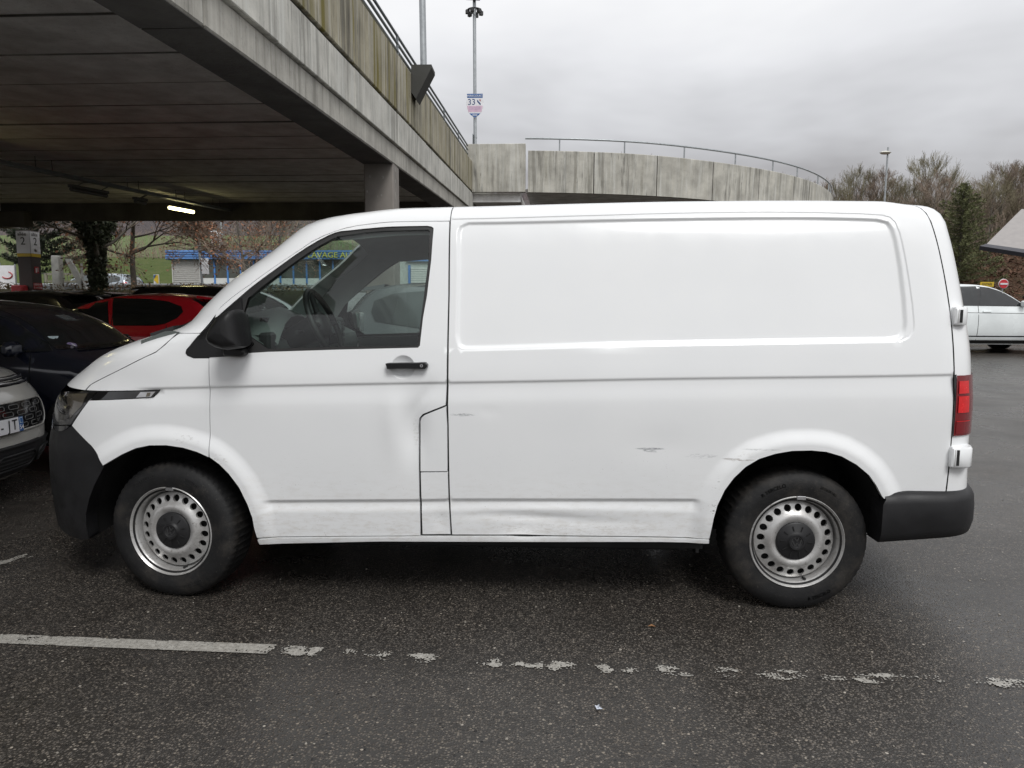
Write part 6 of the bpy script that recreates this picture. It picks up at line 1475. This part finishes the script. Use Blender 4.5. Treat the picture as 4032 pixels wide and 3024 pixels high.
# trolley shelter roof
cp = thing('shelter_canopy', 'grey pitched shelter canopy with dark edge at the right side', 'canopy', (20.2, 23, gl(20, 23)))
A = np.array([17.62, 23.4, 3.66]); Bq = np.array([18.75, 22.2, 3.27]); up = np.array([2.6, 1.9, 1.62])
M_canopy = pm('grey canopy sheet', (.30, .28, .27), .5); M_edge = pm('dark canopy edge', (.05, .05, .06), .5)
def slab(name, q, th, mat, par):
    q = [np.array(p, float) for p in q]; n = np.cross(q[1]-q[0], q[3]-q[0]); n /= np.linalg.norm(n); V = q+[p-n*th for p in q]
    obj(name, V, [(0, 1, 2, 3), (7, 6, 5, 4), (0, 4, 5, 1), (1, 5, 6, 2), (2, 6, 7, 3), (3, 7, 4, 0)], mat, par, world=True)
slab('roof_sheet', [A+[.22, .02, .10], Bq+[.25, .02, .12], Bq+up, A+up], .05, M_canopy, cp)
slab('roof_sheet', [Bq+[.32, -.03, .10], Bq+[1.9, -.9, -.2], Bq+up+[1.6, -.9, -.2], Bq+up+[.05, 0, 0]], .05, pm('pale canopy sheet', (.50, .52, .50), .5), cp)
e0 = A+[0, 0, 0]; 
slab('edge_beam', [A+[0, 0, .06], Bq+[.0, 0, .06], Bq+[.28, .06, .16], A+[.25, .06, .14]], .16, M_edge, cp)
slab('edge_beam', [Bq+[.0, 0, .05], Bq+[1.9, -.95, -.25], Bq+[1.95, -.9, -.12], Bq+[.28, .05, .16]], .14, M_edge, cp)
for x, y in ((20.4, 24.2), (21.6, 22.9)):
    b = MB(); b.tube([(x, y, gl(x, y)-.2), (x, y, 4.6)], .06, 8); b.build('post', M_galv, cp, None, True)

# ================================================================== TREES
def tubes(S, k=3):
    """S rows: p0(3) p1(3) r0 r1 -> one mesh of tapered prisms"""
    S = np.asarray(S, float); p0, p1, r0, r1 = S[:, :3], S[:, 3:6], S[:, 6], S[:, 7]; d = p1-p0; d /= np.maximum(1e-9, np.linalg.norm(d, axis=1, keepdims=True))
    ref = np.where(np.abs(d[:, 2:3]) < .9, np.array([[0, 0, 1.]]), np.array([[1., 0, 0]])); a = np.cross(d, ref); a /= np.linalg.norm(a, axis=1, keepdims=True); b = np.cross(a, d)
    n = len(S); V = np.zeros((n, 2, k, 3))
    for j in range(k):
        t = 2*math.pi*j/k; o = a*math.cos(t)+b*math.sin(t); V[:, 0, j] = p0+o*r0[:, None]; V[:, 1, j] = p1+o*r1[:, None]
    base = (np.arange(n)*2*k)[:, None]; F = []
    for j in range(k): q = (j+1) % k; F.append(np.concatenate([base+j, base+q, base+k+q, base+k+j], 1))
    return V.reshape(-1, 3), np.stack(F, 1).reshape(-1, 4)
def grow(r, p, d, ln, rad, lev, S, tips, up=.2, split=3, spread=.6, shrink=.72, segs=3, wig=.16):
    d = Vector(d).normalized(); p = Vector(p); pts = [p]
    for i in range(segs):
        d = (d+Vector((r.gauss(0, wig), r.gauss(0, wig), r.gauss(0, wig)+up*.25))).normalized(); q = p+d*ln/segs; ra = rad*(1-.55*i/segs); rb = rad*(1-.55*(i+1)/segs)
        S.append((*p, *q, ra, rb, lev)); 
        if lev > 0 and i >= (1 if lev > 1 else 0):
            for c in range(split if i < segs-1 else split+1):
                ax = d.orthogonal().normalized(); ax.rotate(Matrix.Rotation(r.uniform(0, 6.28), 3, d)); nd = d.copy(); nd.rotate(Matrix.Rotation(r.uniform(.4, 1.)*spread, 3, ax))
                grow(r, q, nd, ln*shrink*r.uniform(.7, 1.1), rb*.62, lev-1, S, tips, up, split, spread, shrink, segs, wig)
        p = q
    if lev == 0: tips.append((*p, *d))
M_bark = pm('grey brown bark', (.13, .115, .095), .9, var=.3, bump=.4, bscale=30); M_twig = pm('winter twigs', (.225, .175, .135), .9, var=.35, scale=2)
M_twig2 = pm('olive winter twigs', (.19, .17, .105), .9, var=.35, scale=2); M_leafbrown = pm('withered leaves', (.24, .115, .065), .8, var=.45, scale=4)
M_needle = pm('conifer needles', (.125, .135, .058), .85, var=.45, scale=3); M_pine = pm('dark pine needles', (.040, .052, .032), .85, var=.45, scale=3); M_ivy = pm('ivy leaves', (.040, .050, .024), .6, var=.5, scale=6)
def tree_parts(S, tips, split_lev):
    S = np.array(S); tr = S[:, 8] >= split_lev; return S[tr], S[~tr]
def leaves(P, size, n, r, spread, thin=.5):
    """n small crossed leaf blades around the points P"""
    P = np.asarray(P)[:, :3]; i = r.integers(0, len(P), n); c = P[i]+r.normal(0, spread, (n, 3)); a = r.normal(0, 1, (n, 3)); a /= np.linalg.norm(a, axis=1, keepdims=True); b = np.cross(a, r.normal(0, 1, (n, 3))); b /= np.linalg.norm(b, axis=1, keepdims=True)
    s = size*r.uniform(.6, 1.4, (n, 1)); V = np.stack([c-a*s, c+b*s*thin, c+a*s, c-b*s*thin], 1).reshape(-1, 3); F = np.arange(n*4).reshape(-1, 4); return V, F
def make_tree(name, label, cat, loc, seed, h, lev=4, upw=.5, split=2, spread=.6, r0=.10, twig=None, leaf=None, leafn=0, leafs=.05, group=None, lean=(0, 0, 1), first=.3, kk=3, shrink=.72, lsp=.10):
    r = random.Random(seed); S = []; tips = []
    # trunk first, then whorls of limbs along it
    p = Vector((0, 0, -.3)); d = Vector(lean).normalized(); n = 7
    for i in range(n):
        d = (d+Vector((r.gauss(0, .04), r.gauss(0, .04), .05))).normalized(); q = p+d*h*(.95/n); ra = r0*(1-.8*i/n); rb = r0*(1-.8*(i+1)/n); S.append((*p, *q, ra, rb, 9))
        if (i+1)/n >= first:
            for c in range(3 if split > 2 else 2+(i % 2)):
                a = r.uniform(0, 6.28); f = 1-(i+1)/n; nd = Vector((math.cos(a), math.sin(a), upw+.25*(1-f)))
                grow(r, q-d*r.uniform(0, h*.1), nd, h*(.16+.26*f), rb*.6, lev-1, S, tips, upw*.5, split, spread, shrink)
        p = q
    root = thing(name, label, cat, loc, r.uniform(0, 6.28), group)
    A, B = tree_parts(S, tips, 3 if lev > 3 else 2); V, F = tubes(A[:, :8], 6); obj('trunk', V, F, M_bark, root, smooth=60)
    V, F = tubes(np.concatenate([B[:, :6], np.maximum(B[:, 6:8], .0045 if h < 5 else .007)], 1), kk); obj('crown', V, F, twig or M_twig, root)
    if leaf: V, F = leaves(tips, leafs, leafn, np.random.default_rng(seed), lsp); obj('leaves', V, F, leaf, root)
    return root
protos = []
tl = ['bare tree with fine upright twigs', 'bare tree with an open fan of branches', 'bare tree with a dense brown crown', 'bare tree with slender forked stems']
for i in range(4):
    protos.append((6.2, i))
rt = random.Random(11); bares = []
sx = [17.5, 19.2, 21.0, 22.8, 24.3, 25.7, 27.0, 28.3, 29.6, 30.9, 32.2, 33.5, 34.8, 36.0, 37.4, 38.8]
ends_ = ['just beyond the end of the ramp', 'second beyond the end of the ramp', 'left of the white street lamp', 'right behind the white street lamp', 'first right of the white street lamp', 'second right of the white street lamp', 'third right of the white street lamp', 'left behind the green conifer', 'behind the top of the green conifer', 'right behind the green conifer', 'first right of the conifer on the ridge', 'second right of the conifer on the ridge', 'above the thin pale trunk', 'above the shelter canopy', 'left of the dark pine top', 'behind the dark pine top']
for i, x in enumerate(sx):
    y = 45.5+rt.uniform(-1.5, 2.5); z = gl(x, y); lab = f'{tl[i % 4]}, {ends_[i]}'
    if i < 4: t = make_tree('bare_tree', lab, 'tree', (x, y, z), 30+i, [4.6, 4.2, 4.4, 4.9][i], 4, [.95, .7, .8, 1.15][i], 2, [.55, .75, .6, .45][i], .10, [M_twig, M_twig2, M_twig, M_twig2][i], first=.14, group='bare trees along the ridge at the right'); bares.append(t)
    else:
        t = dup(bares[i % 4]); s = rt.uniform(.88, 1.18); t.matrix_world = Matrix.Translation((x, y, z)) @ Matrix.Rotation(rt.uniform(0, 6.28), 4, 'Z') @ Matrix.Diagonal((s, s, s*rt.uniform(.9, 1.1), 1)); t['label'] = lab
# a second, hazier row and undergrowth that reads as one mass
def thicket(name, x0, x1, y0, y1, n, h0, h1, mat, seed):
    r = np.random.default_rng(seed); x = r.uniform(x0, x1, n); y = r.uniform(y0, y1, n); z = gz(x, y); h = r.uniform(h0, h1, n); dx = r.normal(0, .14, n)*h; dy = r.normal(0, .14, n)*h
    p0 = np.stack([x, y, z-.1], 1); m = p0+np.stack([dx*.4, dy*.4, h*.55], 1); p1 = p0+np.stack([dx+r.normal(0, .1, n), dy, h], 1)
    S = [np.concatenate([p0, m, np.full((n, 1), .022), np.full((n, 1), .013)], 1), np.concatenate([m, p1, np.full((n, 1), .013), np.full((n, 1), .006)], 1)]
    for q in range(4):
        t = r.uniform(.3, .95, (n, 1)); b0 = np.where(t < .5, p0+(m-p0)*t*2, m+(p1-m)*(t*2-1)); b1 = b0+np.stack([r.normal(0, .28, n), r.normal(0, .28, n), r.uniform(.1, .6, n)], 1)*np.minimum(1, h[:, None]/2.5); S.append(np.concatenate([b0, b1, np.full((n, 1), .010), np.full((n, 1), .005)], 1))
    V, F = tubes(np.vstack(S), 3); o = obj(name, V, F, mat); o['kind'] = 'stuff'; return o
thicket('undergrowth', 14, 46, 42, 52, 3200, .8, 3.0, M_twig, 5); thicket('far_wood', 12, 52, 48, 62, 5200, 2.8, 5.9, M_twig, 6)
thicket('roadside_scrub', -50, 2, 58, 76, 1500, .8, 3.2, M_twig, 8)
# conifer on the bank
def conifer(name, label, loc, h, w, seed, mat, n=150, droop=.25, first=.04, per=34):
    r = random.Random(seed); root = thing(name, label, 'tree', loc); S = [(0, 0, -.3, 0, 0, h, .11*h/5, .012)]; V, F = tubes(S, 6); obj('trunk', V, F, M_bark, root, smooth=60); B = []; L = []
    for i in range(n):
        f = first+(1-first)*(i/n)**.85; z = f*h; ln = w*.5*(1-f)**.75*r.uniform(.45, 1.2)+.10; a = i*2.4+r.uniform(-.4, .4); d = Vector((math.cos(a), math.sin(a), .28-droop)); p = Vector((0, 0, z)); prev = p
        for q in range(3):
            nx = prev+d*ln/3; B.append((*prev, *nx, .014*(1-q*.25), .010*(1-q*.25))); d = (d+Vector((0, 0, .14))).normalized()
            for c in range(int(per*ln/1.0)+4):
                t = r.random(); L.append(tuple(prev+(nx-prev)*t)+tuple(d))
            prev = nx
    V, F = tubes(B, 3); obj('branches', V, F, M_bark, root); L = np.array(L); rr2 = np.random.default_rng(seed); m = len(L); dd = L[:, 3:]
    side = np.cross(dd, rr2.normal(0, 1, (m, 3))); side /= np.linalg.norm(side, axis=1, keepdims=True); tip = L[:, :3]+(dd*.55+side*.75)*rr2.uniform(.07, .20, (m, 1)); wv = np.cross(tip-L[:, :3], rr2.normal(0, 1, (m, 3))); wv /= np.linalg.norm(wv, axis=1, keepdims=True); wv *= .018
    mid = (L[:, :3]+tip)/2; V = np.stack([L[:, :3], mid+wv, tip, mid-wv], 1).reshape(-1, 3); obj('crown', V, np.arange(m*4).reshape(-1, 4), mat, root); return root
conifer('conifer', 'green conifer with drooping branches on the brown bank behind the van', (22.4, 33.0, gl(22.4, 33)-.6), 5.4, 5.0, 4, M_needle, n=150, per=40)
bt = make_tree('young_tree', 'thin pale trunk with a small twiggy crown on the brown bank', 'tree', (25.6, 36.0, gl(25.6, 36)), 77, 4.4, 3, .9, 2, .6, .045, M_twig2, first=.55)
pt_ = conifer('dark_pine', 'dark pine with an open top at the right edge of the ridge', (35.8, 42.5, gl(35.8, 42.5)), 5.6, 3.4, 9, M_pine, n=70, droop=.05, first=.45, per=46)
# brown ground-cover shrubs on the bank: nobody could count them
def cover(name, x0, x1, y0, y1, n, mat, seed, size):
    r = np.random.default_rng(seed); x = r.uniform(x0, x1, n); y = r.uniform(y0, y1, n); c = np.stack([x, y, gz(x, y)+r.uniform(.02, .30, n)], 1); a = r.normal(0, 1, (n, 3)); a[:, 2] = np.abs(a[:, 2])*.6; a /= np.linalg.norm(a, axis=1, keepdims=True); b = np.cross(a, r.normal(0, 1, (n, 3))); b /= np.linalg.norm(b, axis=1, keepdims=True); s = size*r.uniform(.5, 1.5, (n, 1))
    V = np.stack([c-a*s, c+b*s*.35, c+a*s, c-b*s*.35], 1).reshape(-1, 3); o = obj(name, V, np.arange(4*n).reshape(-1, 4), mat); o['kind'] = 'stuff'
cover('brown_ground_cover', 12, 36, 27.6, 40, 26000, pm('brown cover leaves', (.115, .060, .036), .85, var=.5, scale=1.5), 3, .10)
cover('green_ground_cover', 12, 36, 27.6, 40, 6000, pm('olive cover leaves', (.065, .062, .025), .85, var=.5, scale=1.5), 13, .10)
cover('verge_weeds', -22, -6, 15.5, 24, 9000, pm('dry weeds', (.16, .11, .06), .9, var=.5), 14, .05)
# trees seen under the deck
make_tree('leafy_brown_tree', 'spreading tree still holding withered brown leaves, beyond the red car', 'tree', (-13.15, 22.6, gl(-13.1, 22.6)), 41, 5.4, 4, .25, 3, .8, .12, M_twig, M_leafbrown, 9000, .06, lean=(-.03, 0, 1), first=.34, lsp=.13, group='trees under the deck')
make_tree('leafy_brown_tree', 'narrow tree with withered brown leaves before the car wash roof', 'tree', (-11.4, 28.8, gl(-11.4, 28.8)), 43, 5.6, 4, .3, 2, .7, .09, M_twig, M_leafbrown, 4200, .052, first=.24, lsp=.10, group='trees under the deck')
iv = make_tree('ivy_tree', 'dark ivy covered tree with bare upper branches by the white gantry', 'tree', (-11.95, 18.6, gl(-11.95, 18.6)), 51, 5.2, 4, .55, 2, .8, .14, M_twig, None, first=.42, group='trees under the deck')
rr3 = np.random.default_rng(2); n = 5200; zz = rr3.uniform(0, 2.5, n); an = rr3.uniform(0, 6.28, n); ra = (.20+.34*sstep(zz, 1.2, 2.3)*(1-.6*sstep(zz, 2.4, 3.0)))*rr3.uniform(.6, 1.15, n)
Pv = np.stack([ra*np.cos(an), ra*np.sin(an), zz], 1); V, F = leaves(Pv, .05, 6500, rr3, .03, .7); obj('ivy', V, F, M_ivy, iv)
conifer('pine_tree', 'dark pine standing behind the far column at the left edge', (-15.2, 20.4, gl(-15.2, 20.4)), 5.6, 4.2, 21, M_pine, n=120, droop=.1, first=.12, per=60)
conifer('pine_tree', 'dark pine with low boughs between the far column and the white gantry', (-14.9, 23.0, gl(-14.9, 23.)), 5.6, 3.6, 22, M_pine, n=60, droop=.1, first=.34, per=50)
make_tree('bare_tree', 'bare tree with pale branches between the price totem and the van', 'tree', (-15.6, 44, gl(-15.6, 44)), 61, 6.5, 4, .6, 2, .7, .10, M_twig2, first=.2, group='bare trees beyond the car wash')
make_tree('bare_tree', 'bare twiggy tree whose top shows above the curved ramp wall', 'tree', (5.6, 31, gl(5.6, 31)), 62, 5.9, 4, .6, 2, .7, .10, M_twig, first=.3, group='bare trees beyond the car wash')
